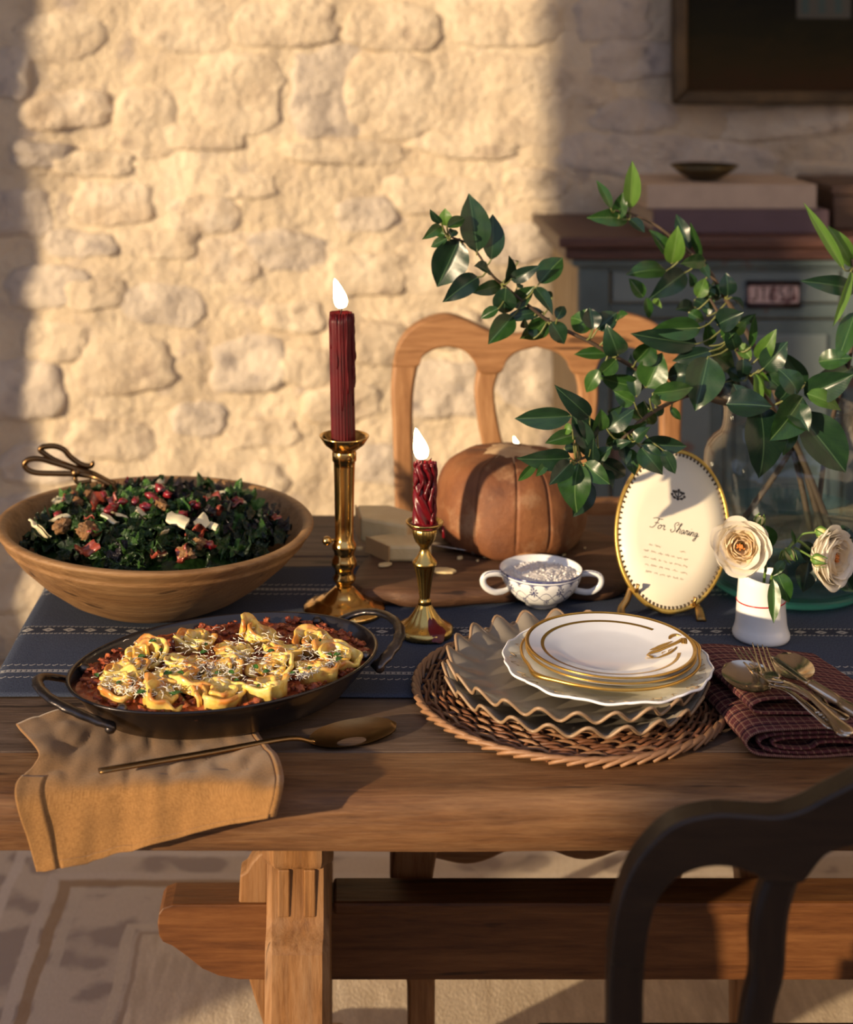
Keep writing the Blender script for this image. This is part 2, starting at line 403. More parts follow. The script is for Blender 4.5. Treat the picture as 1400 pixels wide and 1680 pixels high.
def trestle(xa, xb, s):
    """a deep shaped board end, seen edge-on"""
    xc, hw = (xa + xb) / 2, (xb - xa) / 2; rows = []
    prof = [(.05, 1.80), (.20, 1.80), (.26, 1.76), (.31, 1.60), (.34, 1.550), (.50, 1.556), (.572, 1.566), (.578, 1.571), (.584, 1.580), (.590, 1.586), (.597, 1.590), (.648, 1.592), (.712, 1.592)]
    for z, f in prof:
        b = 3.9 - f; ch = .006 if z > .58 else .0075; h_ = hw - (.0005 if z > .58 else 0)
        rows.append([(xc-h_+ch, f, z), (xc+h_-ch, f, z), (xc+h_, f+ch, z), (xc+h_, b-ch, z), (xc+h_-ch, b, z), (xc-h_+ch, b, z), (xc-h_, b-ch, z), (xc-h_, f+ch, z)])
    post = MB(); post.grid(rows, close_u=True); post.f.append(tuple(range(8))[::-1]); post.f.append(tuple((len(rows) - 1) * 8 + j for j in range(8)))
    leg = post.build('leg', tw_leg, table, auto=30)
    rows = []
    for z, e in ((.6465, -.0015), (.648, .002), (.652, .0045), (.657, .0055), (.680, .0055), (.7115, .0055)):
        f, b, h_, ch = 1.592 - e, 2.308 + e, hw + e * .7, .012
        rows.append([(xc-h_+ch, f, z), (xc+h_-ch, f, z), (xc+h_, f+ch, z), (xc+h_, b-ch, z), (xc+h_-ch, b, z), (xc-h_+ch, b, z), (xc-h_, b-ch, z), (xc-h_, f+ch, z)])
    cap = MB(); cap.grid(rows, close_u=True); cap.f.append(tuple(range(8))[::-1]); cap.build('capital', tw_leg, leg, auto=30)
    for dx in (-.0145, .0125):                       # two raised flutes on the face of the board
        MB().box(xc + dx - .0062, xc + dx + .0062, 1.5885, 1.597, .598, .6475).build('flute', tw_leg, leg, smooth=False, bevel=.0015)
    MB().prism([(xc-.05, 1.60, .014), (xc-.05, 2.30, .014), (xc-.05, 2.30, .035), (xc-.05, 2.10, .065), (xc-.05, 1.80, .065), (xc-.05, 1.60, .035)], (.10, 0, 0)).build('foot', tw_leg, table, smooth=False, bevel=.006)
    # key wedge through the tenon
    a = -1 if s > 0 else 1
    kx = xa if s > 0 else xb
    X0 = lambda px: (px - UX) * 1.937 / FPX; Zp = lambda py: CZ - (py - UY) * 1.937 / FPX
    top = [(440, 1395), (425, 1402), (412, 1416), (404, 1430), (394, 1436), (392, 1478), (398, 1560), (406, 1600), (418, 1640), (433, 1685), (440, 1690)]
    pts = [(X0(px) if s > 0 else 1.6 - X0(px), 1.937, Zp(py)) for px, py in top]
    MB().prism(pts if s > 0 else pts[::-1], (0, .034, 0)).build('key_wedge', tw_leg, table, smooth=False, bevel=.003)
trestle(-.0787, -.0120, 1); trestle(1.612, 1.6787, -1)
# stretcher with the shaped tenon ends
S0 = [(258, 1490), (262, 1478), (275, 1466), (300, 1466), (450, 1468)]
zt_, zb_ = 0.418, 0.322
xs = [(-.233, .395, .392), (-.231, .407, .378), (-.226, .414, .370), (-.214, .418, .365), (-.196, .418, .352), (-.176, .418, .336), (-.155, .418, .327), (-.13, .418, .3225), (-.09, .418, .322)]
lst = xs + [(0.3, .418, .322), (0.8, .418, .322), (1.3, .418, .322)] + [(1.6 - x, a, b) for x, a, b in reversed(xs)]
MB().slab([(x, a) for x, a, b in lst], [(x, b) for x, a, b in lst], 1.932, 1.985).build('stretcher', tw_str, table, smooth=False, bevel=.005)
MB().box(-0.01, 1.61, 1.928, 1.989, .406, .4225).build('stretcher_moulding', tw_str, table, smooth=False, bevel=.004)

# ------------------------------------------------------------------ runner
def runner_mat():
    m, nt, bs = newmat('runner_weave'); bs.inputs['Roughness'].default_value = 0.95; bs.inputs['Specular IOR Level'].default_value = 0.1
    tc = nt.nodes.new('ShaderNodeTexCoord'); sp = nt.nodes.new('ShaderNodeSeparateXYZ'); nt.links.new(tc.outputs['UV'], sp.inputs[0])
    u, v = X(nt, sp.outputs[0]), X(nt, sp.outputs[1])
    n1 = noisen(nt, coords(nt, 'UV', (900, 260, 1)), 1.0, 2); n2 = noisen(nt, coords(nt, 'UV', (9, 14, 1)), 1.0, 3)
    base = ramp(nt, n1, [(0.3, (0.026, 0.032, 0.052)), (0.7, (0.060, 0.072, 0.105))]); base = mixc(nt, X(nt, n2) * 0.35, base, (0.06, 0.068, 0.09))
    wob = X(nt, noisen(nt, coords(nt, 'UV', (60, 60, 1)), 1.0, 2)) * 0.0030 - 0.0015
    v = v + wob; white = None
    def put(a):
        nonlocal white
        white = a if white is None else white.max(a)
    def dash(c, per, duty, hw=0.0011, wave=0.0): 
        vv = v - c
        if wave: vv = vv + (u * (2 * PI / per)).sin() * wave
        put(vv.abs().lt(hw) * (u / per).fract().lt(duty))
    # diamonds
    c = 1.915; per = 0.0262
    du = ((u / per).fract() - 0.5).abs() * per; dv = (v - c).abs()
    d = du / 0.0082 + dv / 0.0056
    put(d.lt(1.0) * d.gt(0.33)); put(d.lt(0.12))
    # dark lane behind diamonds
    lane = dv.lt(0.0105)
    dash(c - 0.0105, .0056, .7, .0010, .0009); dash(c + 0.0105, .0056, .7, .0010, .0009)
    for c2 in (1.789, 2.062):
        dash(c2 - 0.0175, .009, .75, .0012, .0014); dash(c2 + 0.0175, .009, .75, .0012, .0014)
        bar = (v - c2).abs().lt(0.0038)
        chk = (((u / .0062).fract() - .5).abs().gt(.14)).max((v - c2).abs().gt(.0026)) * ((v - c2).abs().gt(.0007).max((u / .0031).fract().gt(.6)))
        put(bar * chk)
    thread = X(nt, noisen(nt, coords(nt, 'UV', (700, 700, 1)), 1.0, 2))
    white = white * (thread * 0.7 + 0.5)
    col = mixc(nt, lane * 0.55, base, (0.016, 0.016, 0.022))
    col = mixc(nt, white.min(0.9), col, (0.36, 0.34, 0.31))
    nt.links.new(col, bs.inputs['Base Color'])
    addbump(nt, bs, (X(nt, n1) * 0.5 + white * 1.2), 0.5, 0.0012)
    return m
mb = MB(); uv = []; rows = []
v0, v1 = 1.722, 2.152
path = [(TL - 0.0125, TZ - 0.055 + i * 0.005) for i in range(6)] + [(TL - .0118, TZ - 0.02), (TL - .009, TZ - .006), (TL - .003, TZ + .001), (TL + .006, TZ + .0026)] + [(TL + .02 + i * .02, TZ + .0026) for i in range(118)]
arc = 0.0; pv = None
for x, z in path:
    if pv: arc += math.hypot(x - pv[0], z - pv[1])
    pv = (x, z); row = []
    for j in range(41):
        v = lerp(v0, v1, j / 40); hang = max(0.0, TZ - z)
        wob = 0.0016 * noise.noise(Vector((x * 7, v * 9, 2))) + 0.0008 * noise.noise(Vector((x * 25, v * 22, 4)))
        yy = v + 0.004 * noise.noise(Vector((x * 3, 7, 0))) * (1 if j in (0, 40) else .5)
        row.append((x - hang * 0.12 * (0.5 + noise.noise(Vector((v * 12, 1, 1)))) if hang > .02 else x, yy - 0.006 * (x - TL), z + max(wob, -.0012)))
        uv.append((arc, v))
    rows.append(row)
mb.grid(rows, flip=True)
ro = mb.build('table_runner', runner_mat(), origin=(TL, 1.94, TZ), uv=uv)
sm = ro.modifiers.new('thick', 'SOLIDIFY'); sm.thickness = 0.0016; sm.offset = -1
tag(ro, 'slate blue woven runner with white diamond and stitched bands along the table', 'table runner')

# ------------------------------------------------------------------ chairs
cw = wood('chair_oak', (0.1785, 0.0768, 0.0272), (0.3034, 0.1453, 0.0578), (0.4106, 0.2180, 0.0952), 'z', 0.5, 1.0, 0.3)
cwx = wood('chair_oak_rail', (0.1785, 0.0768, 0.0272), (0.3034, 0.1453, 0.0578), (0.4106, 0.2180, 0.0952), 'x', 0.5, 1.0, 0.3)
cd = wood('chair_dark', (0.0095, 0.0039, 0.0018), (0.0179, 0.0084, 0.0036), (0.0297, 0.0150, 0.0067), 'z', 0.42, 1.0, 0.15, coat=0.0, spec=.3)
cdx = wood('chair_dark_rail', (0.0095, 0.0039, 0.0018), (0.0179, 0.0084, 0.0036), (0.0297, 0.0150, 0.0067), 'x', 0.42, 1.0, 0.15, coat=0.0, spec=.3)
def mirror(tab, c): return tab + [(2 * c - x, *r) for x, *r in reversed(tab)]
def chair(name, label, Y, c, top, arches, posts, splats, thick, mats, lower_py, seat_dir, seat_z, seat_len, lean=0.06):
    """all outlines given as seen on the back's plane at depth Y, left half mirrored about c."""
    mz, mx = mats
    tof = lambda px, py: (P(px, py, Y).x, P(px, py, Y).z)
    full = mirror(top, c); botf = mirror(arches, c)
    x0, x1 = full[0][0], full[-1][0]; n = 110; tp = catmull(full, 400); bt = catmull(botf, 400)
    tp.sort(); bt.sort()
    T_, B_ = [], []
    for i in range(n + 1):
        x = lerp(x0, x1, i / n); ty = interp(tp, x); by = max(interp(bt, x), ty + 6); T_.append(tof(x, ty)); B_.append(tof(x, by))
    zl = tof(c, lower_py)[1]; yb = Y
    base = thing(name, (tof(c, 0)[0], Y, 0), label, 'chair')
    MB().slab(T_, B_, yb, yb + thick, lean, zl).build('crest_rail', mx, base, bevel=thick * .22, auto=45)
    def stile(nm, pts, ext):
        pts = catmull(pts, 24); pts = [p for p in pts]
        A = [tof(px - w / 2, py) for px, py, w in pts]; B = [tof(px + w / 2, py) for px, py, w in pts]
        if ext:                                   # runs on down as the back leg
            A += [(A[-1][0] + .002, seat_z), (A[-1][0] + .006, .2), (A[-1][0] + .008, .012)]; B += [(B[-1][0], seat_z), (B[-1][0] + 0, .2), (B[-1][0] - .004, .012)]
        MB().slab(A, B, yb + .002, yb + thick - .002, lean if not ext else lean * .9, zl).build(nm, mz, base, bevel=thick * .2, auto=45)
    for tab, nm, ext in ((posts, 'post', True), (splats, 'splat', False)):
        stile(nm, tab, ext); stile(nm, [(2 * c - px, py, w) for px, py, w in tab], ext)
    xl, xr = tof(posts[-1][0], 0)[0], tof(2 * c - posts[-1][0], 0)[0]
    zr = tof(c, lower_py)[1]
    MB().box(xl, xr, yb + .004, yb + thick - .004, zr - .05, zr).build('lower_rail', mx, base, smooth=False, bevel=.004)
    # seat, apron, front legs
    yf = yb + seat_dir * seat_len; ya, yc = sorted((yf, yb + thick / 2))
    out = [(xl - .01, yb + thick/2, seat_z), (xl - .03, yf, seat_z), (xr + .03, yf, seat_z), (xr + .01, yb + thick/2, seat_z)]
    MB().prism([(x, y, z) for x, y, z in out], (0, 0, .03)).build('seat', mx, base, smooth=False, bevel=.008)
    m = MB(); n = 40; tt, bb = [], []
    for i in range(n + 1):
        x = lerp(xl - .01, xr + .01, i / n); u = i / n
        tt.append((x, seat_z)); bb.append((x, seat_z - .03 - .018 * (abs(2 * u - 1) ** 3) + .010 * math.cos(u * 6 * PI)))
    m.slab(tt, bb, yf - seat_dir * .012, yf - seat_dir * .034).build('apron', mx, base, bevel=.003, auto=40)
    for sx in (xl - .008, xr + .008):
        a = 1 if sx < (xl + xr) / 2 else -1
        pts = [(sx, yf - seat_dir * .025, seat_z), (sx - a * .008, yf - seat_dir * .02, seat_z - .08), (sx + a * .006, yf - seat_dir * .03, .25), (sx + a * .004, yf - seat_dir * .025, .012)]
        MB().bar(catmull(pts, 14), scurve([(0, .062), (.3, .055), (.7, .036), (1, .034)], 14), scurve([(0, .06), (1, .034)], 14), up=(0, 1, 0), square=True).build('leg', mz, base, bevel=.005)
    for sx in (xl, xr):
        MB().bar([(sx, yb + thick / 2, seat_z - .03), (sx, yf - seat_dir * .03, seat_z - .03)], .022, .055, square=True).build('side_rail', mx, base, bevel=.003)
    return base
chair('dining_chair', 'carved light oak chair with open arched back behind the table', 2.53, 883,
      [(646, 602), (653, 572), (671, 546), (700, 528), (735, 520), (770, 530), (810, 549), (850, 553), (883, 548)],
      [(646, 606), (686, 606), (694, 590), (712, 578), (738, 573), (764, 580), (782, 600), (788, 616), (822, 616), (832, 598), (850, 582), (883, 573)],
      [(667, 600, 42), (661, 650, 37), (662, 720, 33), (665, 840, 32), (668, 960, 32)],
      [(805, 608, 36), (797, 645, 32), (803, 700, 33), (812, 750, 35), (812, 842, 35)], .030, (cw, cwx), 822, -1, .455, .50)
chair('dining_chair', 'dark brown carved wooden chair drawn up at the near side of the table', 1.20, 1487,
      [(1003, 1580), (1011, 1510), (1030, 1445), (1060, 1397), (1108, 1354), (1170, 1337), (1225, 1338), (1278, 1340), (1320, 1329), (1360, 1308), (1400, 1288), (1440, 1270), (1487, 1262)],
      [(1003, 1584), (1058, 1584), (1066, 1520), (1085, 1472), (1120, 1438), (1165, 1424), (1210, 1426), (1248, 1440), (1262, 1450), (1318, 1450), (1332, 1432), (1360, 1402), (1400, 1390), (1440, 1384), (1487, 1380)],
      [(1034, 1560, 58), (1030, 1620, 57), (1029, 1680, 57), (1030, 1800, 56), (1040, 1990, 56)],
      [(1291, 1440, 56), (1272, 1500, 58), (1266, 1550, 58), (1264, 1610, 54), (1248, 1680, 52), (1240, 1800, 54), (1245, 1960, 56)], .026, (cd, cdx), 1960, 1, .455, .40, lean=0.0)

# ------------------------------------------------------------------ painted cabinet with its books
teal = mat('worn_teal_paint', [(0.3, (0.05, 0.075, 0.075)), (0.6, (0.095, 0.13, 0.13)), (0.8, (0.13, 0.17, 0.165))], 0.6, scale=5, detail=6, spots=(7, 0.60, 0.66, (0.10, 0.06, 0.045)), bump=.2)
tealp = mat('pale_teal_panel', [(0.3, (0.10, 0.13, 0.13)), (0.7, (0.15, 0.185, 0.18))], 0.6, scale=4, detail=6, spots=(6, 0.66, 0.7, (0.14, 0.08, 0.06)), bump=.15)
cabside = wood('cabinet_side', (0.30, 0.22, 0.12), (0.42, 0.32, 0.18), (0.50, 0.40, 0.25), 'z', 0.7, .8, .2)
dkwood = wood('cabinet_top_wood', (0.045, 0.020, 0.016), (0.085, 0.038, 0.028), (0.12, 0.06, 0.045), 'x', 0.45, .8, .2)
CY = 3.30
cab = thing('cabinet', (1.0, 3.5, 0), 'worn teal painted antique cabinet with dark wood top against the stone wall', 'cabinet')
cx0, cx1 = (950 - UX) * CY / FPX, 1.75
MB().box(cx0, cx1, CY + .02, WY - .03, 0.10, 1.03).build('carcass', cabside, cab, smooth=False, bevel=.004)
mb = MB(); x_ = cx0
for z0, z1, o in ((1.075, 1.098, .050), (1.048, 1.075, .034), (1.030, 1.048, .016)):
    MB().box(cx0 - o, cx1 + o, CY - o, WY - .035, z0, z1).build('top_board' if z0 > 1.07 else 'moulding', dkwood if z0 > 1.04 else teal, cab, smooth=False, bevel=.005)
zpx = lambda py: CZ - (py - UY) * CY / FPX
xpx = lambda px: (px - UX) * CY / FPX
for a, b, nm in ((950, 1000, 'stile'), (1385, 1440, 'stile')): MB().box(xpx(a), xpx(b), CY, CY + .025, 0.10, 1.03).build(nm, teal, cab, smooth=False, bevel=.003)
for a, b in ((430, 446), (500, 522), (850, 880)): MB().box(xpx(1000), xpx(1385), CY + .001, CY + .025, zpx(b), zpx(a)).build('rail', teal, cab, smooth=False, bevel=.003)
dr = MB().box(xpx(1006), xpx(1380), CY + .005, CY + .024, zpx(497), zpx(446)).build('drawer', tealp, cab, smooth=False, bevel=.003)
plate_m = mat('label_holder_iron', (0.05, 0.03, 0.03), .45, .8)
paper_m = mat('label_paper', (0.50, 0.36, 0.33), .8, spots=(40, .55, .62, (0.16, .07, .07)))
xa, xb, za, zb = xpx(1226), xpx(1312), zpx(501), zpx(464)
mb = MB(); mb.bar([(xa, CY - .003, za), (xb, CY - .003, za), (xb, CY - .003, zb), (xa, CY - .003, zb)], .012, .012, up=(0, 1, 0), closed=True)
mb.build('label_holder', plate_m, dr)
MB().box(xa, xb, CY - .002, CY + .008, za, zb).build('label_card', paper_m, dr, smooth=False)
mb = MB()        # blurred characters on the card
for k, ch in enumerate('JTE50'):
    cxk = xa + .016 + k * .0195; hz = (zb - za) * .28; zc = (za + zb) / 2; w = .0055
    segs = {'J': [((-1, -.6), (-.3, -1)), ((-.3, -1), (.8, -.6)), ((.8, -.6), (.8, 1))], 'T': [((-1, 1), (1, 1)), ((0, 1), (0, -1))],
            'E': [((-.8, -1), (-.8, 1)), ((-.8, 1), (.9, 1)), ((-.8, 0), (.6, 0)), ((-.8, -1), (.9, -1))],
            '5': [((.9, 1), (-.8, 1)), ((-.8, 1), (-.8, .1)), ((-.8, .1), (.8, .1)), ((.8, .1), (.8, -1)), ((.8, -1), (-.8, -1))],
            '0': [((-.8, -1), (-.8, 1)), ((-.8, 1), (.8, 1)), ((.8, 1), (.8, -1)), ((.8, -1), (-.8, -1))]}[ch]
    for (ax, az), (bx, bz) in segs:
        mb.bar([(cxk + ax * w, CY - .0025, zc + az * hz), (cxk + bx * w, CY - .0025, zc + bz * hz)], .0028, .001, up=(0, 1, 0), square=True)
mb.build('label_lettering', plate_m, dr)
for a, b in ((1006, 1188), (1206, 1380)):
    d = MB().box(xpx(a), xpx(b), CY + .002, CY + .022, zpx(846), zpx(526)).build('door', teal, cab, smooth=False, bevel=.003)
    MB().box(xpx(a + 22), xpx(b - 22), CY - .004, CY + .004, zpx(820), zpx(548)).build('door_panel', tealp, d, smooth=False, bevel=.006)
    MB().blob((xpx(b - 12 if a < 1100 else a + 12), CY - .012, zpx(640)), .013, sc=(1, .9, 1)).build('knob', plate_m, d)
MB().box(xpx(1190), xpx(1204), CY + .004, CY + .024, zpx(850), zpx(522)).build('mullion', teal, cab, smooth=False, bevel=.002)
MB().box(cx0 - .012, cx1 + .012, CY - .012, WY - .04, 0.08, .34).build('plinth', dkwood, cab, smooth=False, bevel=.006)
for x in (cx0 + .03, cx1 - .03):
    for y in (CY + .03, WY - .09): MB().lathe([(.02, .0), (.03, .03), (.028, .081)], (x, y, 0), 12, cap0=True, cap1=True).build('foot', dkwood, cab)
ZT = 1.098
def book(label, x0, x1, y0, y1, z0, z1, cov, page, rz=0):
    b = thing('book', ((x0 + x1) / 2, (y0 + y1) / 2, z0), label, 'book', 'books lying on the cabinet')
    t = .004
    MB().box(x0, x1, y0, y1, z0, z0 + t).build('cover_board', cov, b, smooth=False, bevel=.001); MB().box(x0, x1, y0, y1, z1 - t, z1).build('cover_board', cov, b, smooth=False, bevel=.001)
    MB().box(x0, x1, y0 - .001, y0 + t, z0, z1).build('spine', cov, b, smooth=False, bevel=.001)
    MB().box(x0 + .005, x1 - .005, y0 + t, y1 - .005, z0 + t, z1 - t).build('page_block', page, b, smooth=False)
    b.rotation_euler.z = rz
    return b
tanb = mat('tan_cloth', (0.50, 0.38, 0.28), .85, scale=20); plum = mat('plum_cloth', (0.12, 0.075, 0.085), .8, scale=20); pagem = mat('page_paper', (0.42, 0.34, 0.25), .9, scale=30)
fx = lambda px, Y: (px - UX) * Y / FPX
book('wide dark plum cloth book under the tan book on the cabinet', fx(1072, 3.33), fx(1360, 3.33), 3.33, 3.62, ZT, ZT + .050, plum, pagem)
book('large tan cloth book lying on top of the dark plum book', fx(1062, 3.36), fx(1340, 3.36), 3.36, 3.64, ZT + .050, ZT + .103, tanb, pagem)
bronze_d = mat('dull_bronze', (0.10, 0.075, 0.035), .4, .8, scale=12)
dc = P(1154, 318, 3.47); dz = ZT + .103
mb = MB(); rO = .078
mb.lathe([(.028, 0), (.032, .003), (.055, .016), (rO, .036), (rO - .003, .0365), (.053, .019), (.03, .007), (.0005, .006)], (dc.x, 3.46, dz), 40, cap0=True)
tag(mb.build('dish', bronze_d, origin=(dc.x, 3.46, dz)), 'small shallow dark bronze dish on the tan book', 'dish')
bx = wood('box_wood', (0.07, 0.04, 0.025), (0.12, 0.07, 0.045), (0.17, 0.10, 0.065), 'x', .5)
b = thing('wooden_box', (1.18, 3.52, ZT), 'brown wooden box standing beside the books on the cabinet', 'box')
MB().box(fx(1368, 3.4), 1.40, 3.40, 3.66, ZT, ZT + .075).build('box_body', bx, b, smooth=False, bevel=.004); MB().box(fx(1368, 3.4) - .006, 1.406, 3.394, 3.666, ZT + .076, ZT + .098).build('lid', bx, b, smooth=False, bevel=.004)

# ------------------------------------------------------------------ picture on the wall
def painting_mat():
    m, nt, bs = newmat('dark_landscape_paint'); bs.inputs['Roughness'].default_value = .7; bs.inputs['Specular IOR Level'].default_value = .1
    vec = coords(nt, 'Object', (3, 3, 7)); f = X(nt, noisen(nt, vec, 2.0, 6, .6, .8))
    sp = nt.nodes.new('ShaderNodeSeparateXYZ'); tc = nt.nodes.new('ShaderNodeTexCoord'); nt.links.new(tc.outputs['Object'], sp.inputs[0])
    z = X(nt, sp.outputs[2])
    g = (f * 0.30 + z * 1.7 - 0.10)
    col = ramp(nt, g.s, [(0.05, (0.045, 0.020, 0.008)), (0.22, (0.030, 0.020, 0.007)), (0.34, (0.016, 0.014, 0.006)), (0.55, (0.006, 0.006, 0.005)), (0.8, (0.012, 0.02, 0.022))])
    nt.links.new(col, bs.inputs['Base Color']); addbump(nt, bs, f, .3, .003); return m
gilt = mat('old_gilt', [(0.3, (0.035, 0.022, 0.010)), (0.7, (0.10, 0.062, 0.026))], .5, .5, scale=12)
pic = thing('framed_painting', (1.3, 3.69, 1.37), 'dark landscape oil painting in an old gilt frame on the stone wall', 'painting')
py_ = 3.66; xl = fx(1106, py_); zb = CZ - (172 - UY) * py_ / FPX; xr = xl + .72; zt = zb + .52
for (a, b) in (((xl, zb), (xr, zb)), ((xr, zb), (xr, zt)), ((xr, zt), (xl, zt)), ((xl, zt), (xl, zb))):
    d = Vector((b[0] - a[0], 0, b[1] - a[1])).normalized(); n_ = Vector((-d.z, 0, d.x)); w = .034
    A, B = Vector((a[0], py_, a[1])), Vector((b[0], py_, b[1]))
    MB().prism([A, B, B - d * w + n_ * w, A + d * w + n_ * w], (0, .035, 0)).build('frame_side', gilt, pic, smooth=False, bevel=.006)
MB().box(xl + .03, xr - .03, py_ + .012, py_ + .022, zb + .03, zt - .03).build('canvas', painting_mat(), pic, smooth=False)
housem = mat('pale_house_paint', (0.05, 0.048, 0.035), .6)
mb = MB(); hx, hz = fx(1310, py_), CZ - (30 - UY) * py_ / FPX
mb.box(hx, hx + .13, py_ + .0105, py_ + .012, hz, hz + .09); mb.build('painted_house', housem, pic, smooth=False)
gm = mat('teal_paint_stroke', (0.02, 0.05, 0.045), .6)
for k in range(3): MB().box(hx + .012 + .04 * k, hx + .028 + .04 * k, py_ + .0098, py_ + .0106, hz + .012, hz + .05).build('painted_window', gm, pic, smooth=False)

# ------------------------------------------------------------------ place setting
def wicker_mat(n, a, b): return mat(n, [(0.3, a), (0.7, b)], .55, scale=40, detail=3, bump=.3, bscale=120, bdist=.001)
wk1 = wicker_mat('wicker_brown', (0.1020, 0.0360, 0.0144), (0.2125, 0.0840, 0.0360)); wk2 = wicker_mat('wicker_tan', (0.1870, 0.0880, 0.0400), (0.3230, 0.1680, 0.0800))
MC = Vector((.258, 1.726, TZ)); MR = .177
pm = thing('wicker_placemat', MC, 'round brown woven wicker placemat under the stacked plates', 'placemat')
NS = 34
for k in range(NS):
    a = 2 * PI * k / NS; d = Vector((math.cos(a), math.sin(a), 0))
    MB().tube([MC + d * .02 + V(0,0,.004), MC + d * .09 + V(0,0,.004), MC + d * (MR - .006) + V(0,0,.0045)], .0024, 5).build('spoke', wk1, pm)
rr = .055; k = 0
while rr < MR - .012:
    n = NS * 4; pts = []
    for i in range(n):
        a = 2 * PI * i / n; ph = NS / 2 * a + (k // 3) * PI * .5 + k * PI
        pts.append(MC + V(math.cos(a) * (rr + .0012 * math.sin(ph * 2)), math.sin(a) * (rr + .0012 * math.sin(ph * 2)), .0050 + .0032 * math.sin(ph)))
    MB().tube(pts, .0021, 5, closed=True).build('weave_strand', (wk1, wk2, wk1)[k % 3], pm)
    rr += .0040; k += 1
NB = 60
def braid_mesh():
    m = MB(); L = .056; pts = []
    for i in range(7):
        t = i / 6; pts.append((lerp(.0035, -.0035, t) + .0055 * math.sin(PI * t) - .0035, (t - .5) * L, .003 + .0075 * math.sin(PI * t)))
    m.bar(pts, [.0035, .0062, .007, .007, .007, .0062, .0035], [.003, .005, .0055, .0055, .0055, .005, .003], 6); return m.mesh('braid_strand', wk2)
bm_ = braid_mesh()
for i in range(NB):
    a = 2 * PI * i / NB
    inst('braid_strand', bm_, Matrix.Translation(MC + V(math.cos(a) * (MR - .004), math.sin(a) * (MR - .004), .0005)) @ Matrix.Rotation(a, 4, 'Z') @ Matrix.Rotation(random.uniform(-.06, .06), 4, 'X'), pm)

stoneware = mat('grey_stoneware_glaze', [(0.3, (0.1716, 0.1419, 0.1089)), (0.7, (0.2508, 0.2145, 0.1683))], .28, scale=10, detail=5, coat=.3)
stone_rim = mat('bare_rim_clay', (0.30, 0.19, 0.105), .45, scale=20)
cream = mat('cream_porcelain', (0.78, 0.74, 0.60), .16, scale=6, coat=.4)
white = mat('white_porcelain', (0.86, 0.87, 0.90), .12, scale=6, coat=.5)
gold = mat('gold_lustre', [(0.3, (0.42, 0.235, 0.045)), (0.7, (0.62, 0.38, 0.09))], .30, .85, scale=30)
def ruffled(C, zb, label, R=.150, rot=0.0, hr=.020):
    c = V(C[0], C[1], zb); NW = 23
    def fn(amp):
        def f(r, z, a):
            t = max(0.0, (r - .108) / (R - .108)); w = math.sin(NW * (a + rot))
            return r + .0035 * w * t, z + .0066 * w * t ** 1.25
        return f
    th = thing('ruffled_plate', c, label, 'plate', 'ruffled stoneware plates')
    top = [(.0005, .006), (.06, .006), (.095, .0065), (.108, .009), (.120, .0125), (.131, .0165), (.138, .0193), (R, .0205)]
    bot = [(R, .0180), (.138, .0165), (.130, .0135), (.12, .0085), (.105, .004), (.09, .0015), (.085, 0), (.0005, 0)]
    MB().lathe(top + bot, c, 276, fn(1)).build('plate_body', stoneware, th)
    pts = []
    for i in range(276):
        a = 2 * PI * i / 276; r, z = fn(1)(R, .0195, a); pts.append(c + V(r * math.cos(a), r * math.sin(a), z))
    MB().tube(pts, .0019, 6, closed=True).build('rim', stone_rim, th)
    return th
ruffled((.261, 1.708), TZ + .012, 'lower grey stoneware plate with wavy ruffled rim, directly on the wicker mat', .1435, .05)
ruffled((.2625, 1.710), TZ + .025, 'upper grey stoneware plate with wavy ruffled rim, under the cream plate', .1405, .13)
def prof_plate(R, h, rim_in):
    t = .0028
    return [(.0005, .003), (rim_in * .9, .003), (rim_in, .0045), (R * .985, h), (R, h + .0004), (R + .0005, h - .001), (R * .98, h - t), (rim_in, .001), (rim_in * .85, .0008), (rim_in * .84, 0), (.0005, 0)]
def ring_on(c, prof_fn, r0, r1, a0=0, a1=2 * PI, n=120, lift=.0004, wfn=None):
    m = MB(); rows = []
    for k in range(5):
        row = []
        for i in range(n + 1):
            a = lerp(a0, a1, i / n); r = lerp(r0, r1, k / 4)
            if wfn: r = r * wfn(a)
            row.append(c + V(r * math.cos(a), r * math.sin(a), prof_fn(r) + lift))
        rows.append(row)
    return m.grid(rows)
# cream scalloped plate
c = V(.296, 1.698, TZ + .0365)
th = thing('scalloped_plate', c, 'cream porcelain plate with scalloped edge and fine gilt sprigs, on the ruffled plates', 'plate')
lob = lambda a: 1 + .018 * abs(math.sin(6 * a)) ** .7 + .006 * math.sin(24 * a)
pf = prof_plate(.1125, .0165, .070)
MB().lathe(pf, c, 168, lambda r, z, a: (r * (1 + (lob(a) - 1) * max(0, (r - .06) / .052)), z + .0012 * math.sin(12 * a) * max(0, (r - .08) / .032))).build('plate_body', cream, th)
sprig = mat('gilt_sprig', (0.45, 0.30, 0.14), .5)
hgt = lambda R, h, ri: (lambda r: interp([(0, .003), (ri * .9, .003), (ri, .0045), (R, h)], r))
hc = hgt(.1125, .0165, .070)
for i in range(24):
    a0 = 2 * PI * i / 24; pts = []
    for k in range(9):
        a = a0 + k * .022; r = .1035 + .004 * math.sin(k * 1.4 + i); pts.append(c + V(r * math.cos(a), r * math.sin(a), hc(r) + .0007))
    MB().bar(pts, [.0004] + [.0013, .0018, .0012, .002, .0013, .0017, .0012] + [.0004], .0004, 4).build('gilt_sprig', sprig, th)
pts = []
for i in range(168):
    a = 2 * PI * i / 168; r = .1128 * lob(a); pts.append(c + V(r * math.cos(a), r * math.sin(a), .0165 + .0012 * math.sin(12 * a)))
MB().tube(pts, .0015, 6, closed=True).build('rim', white, th)
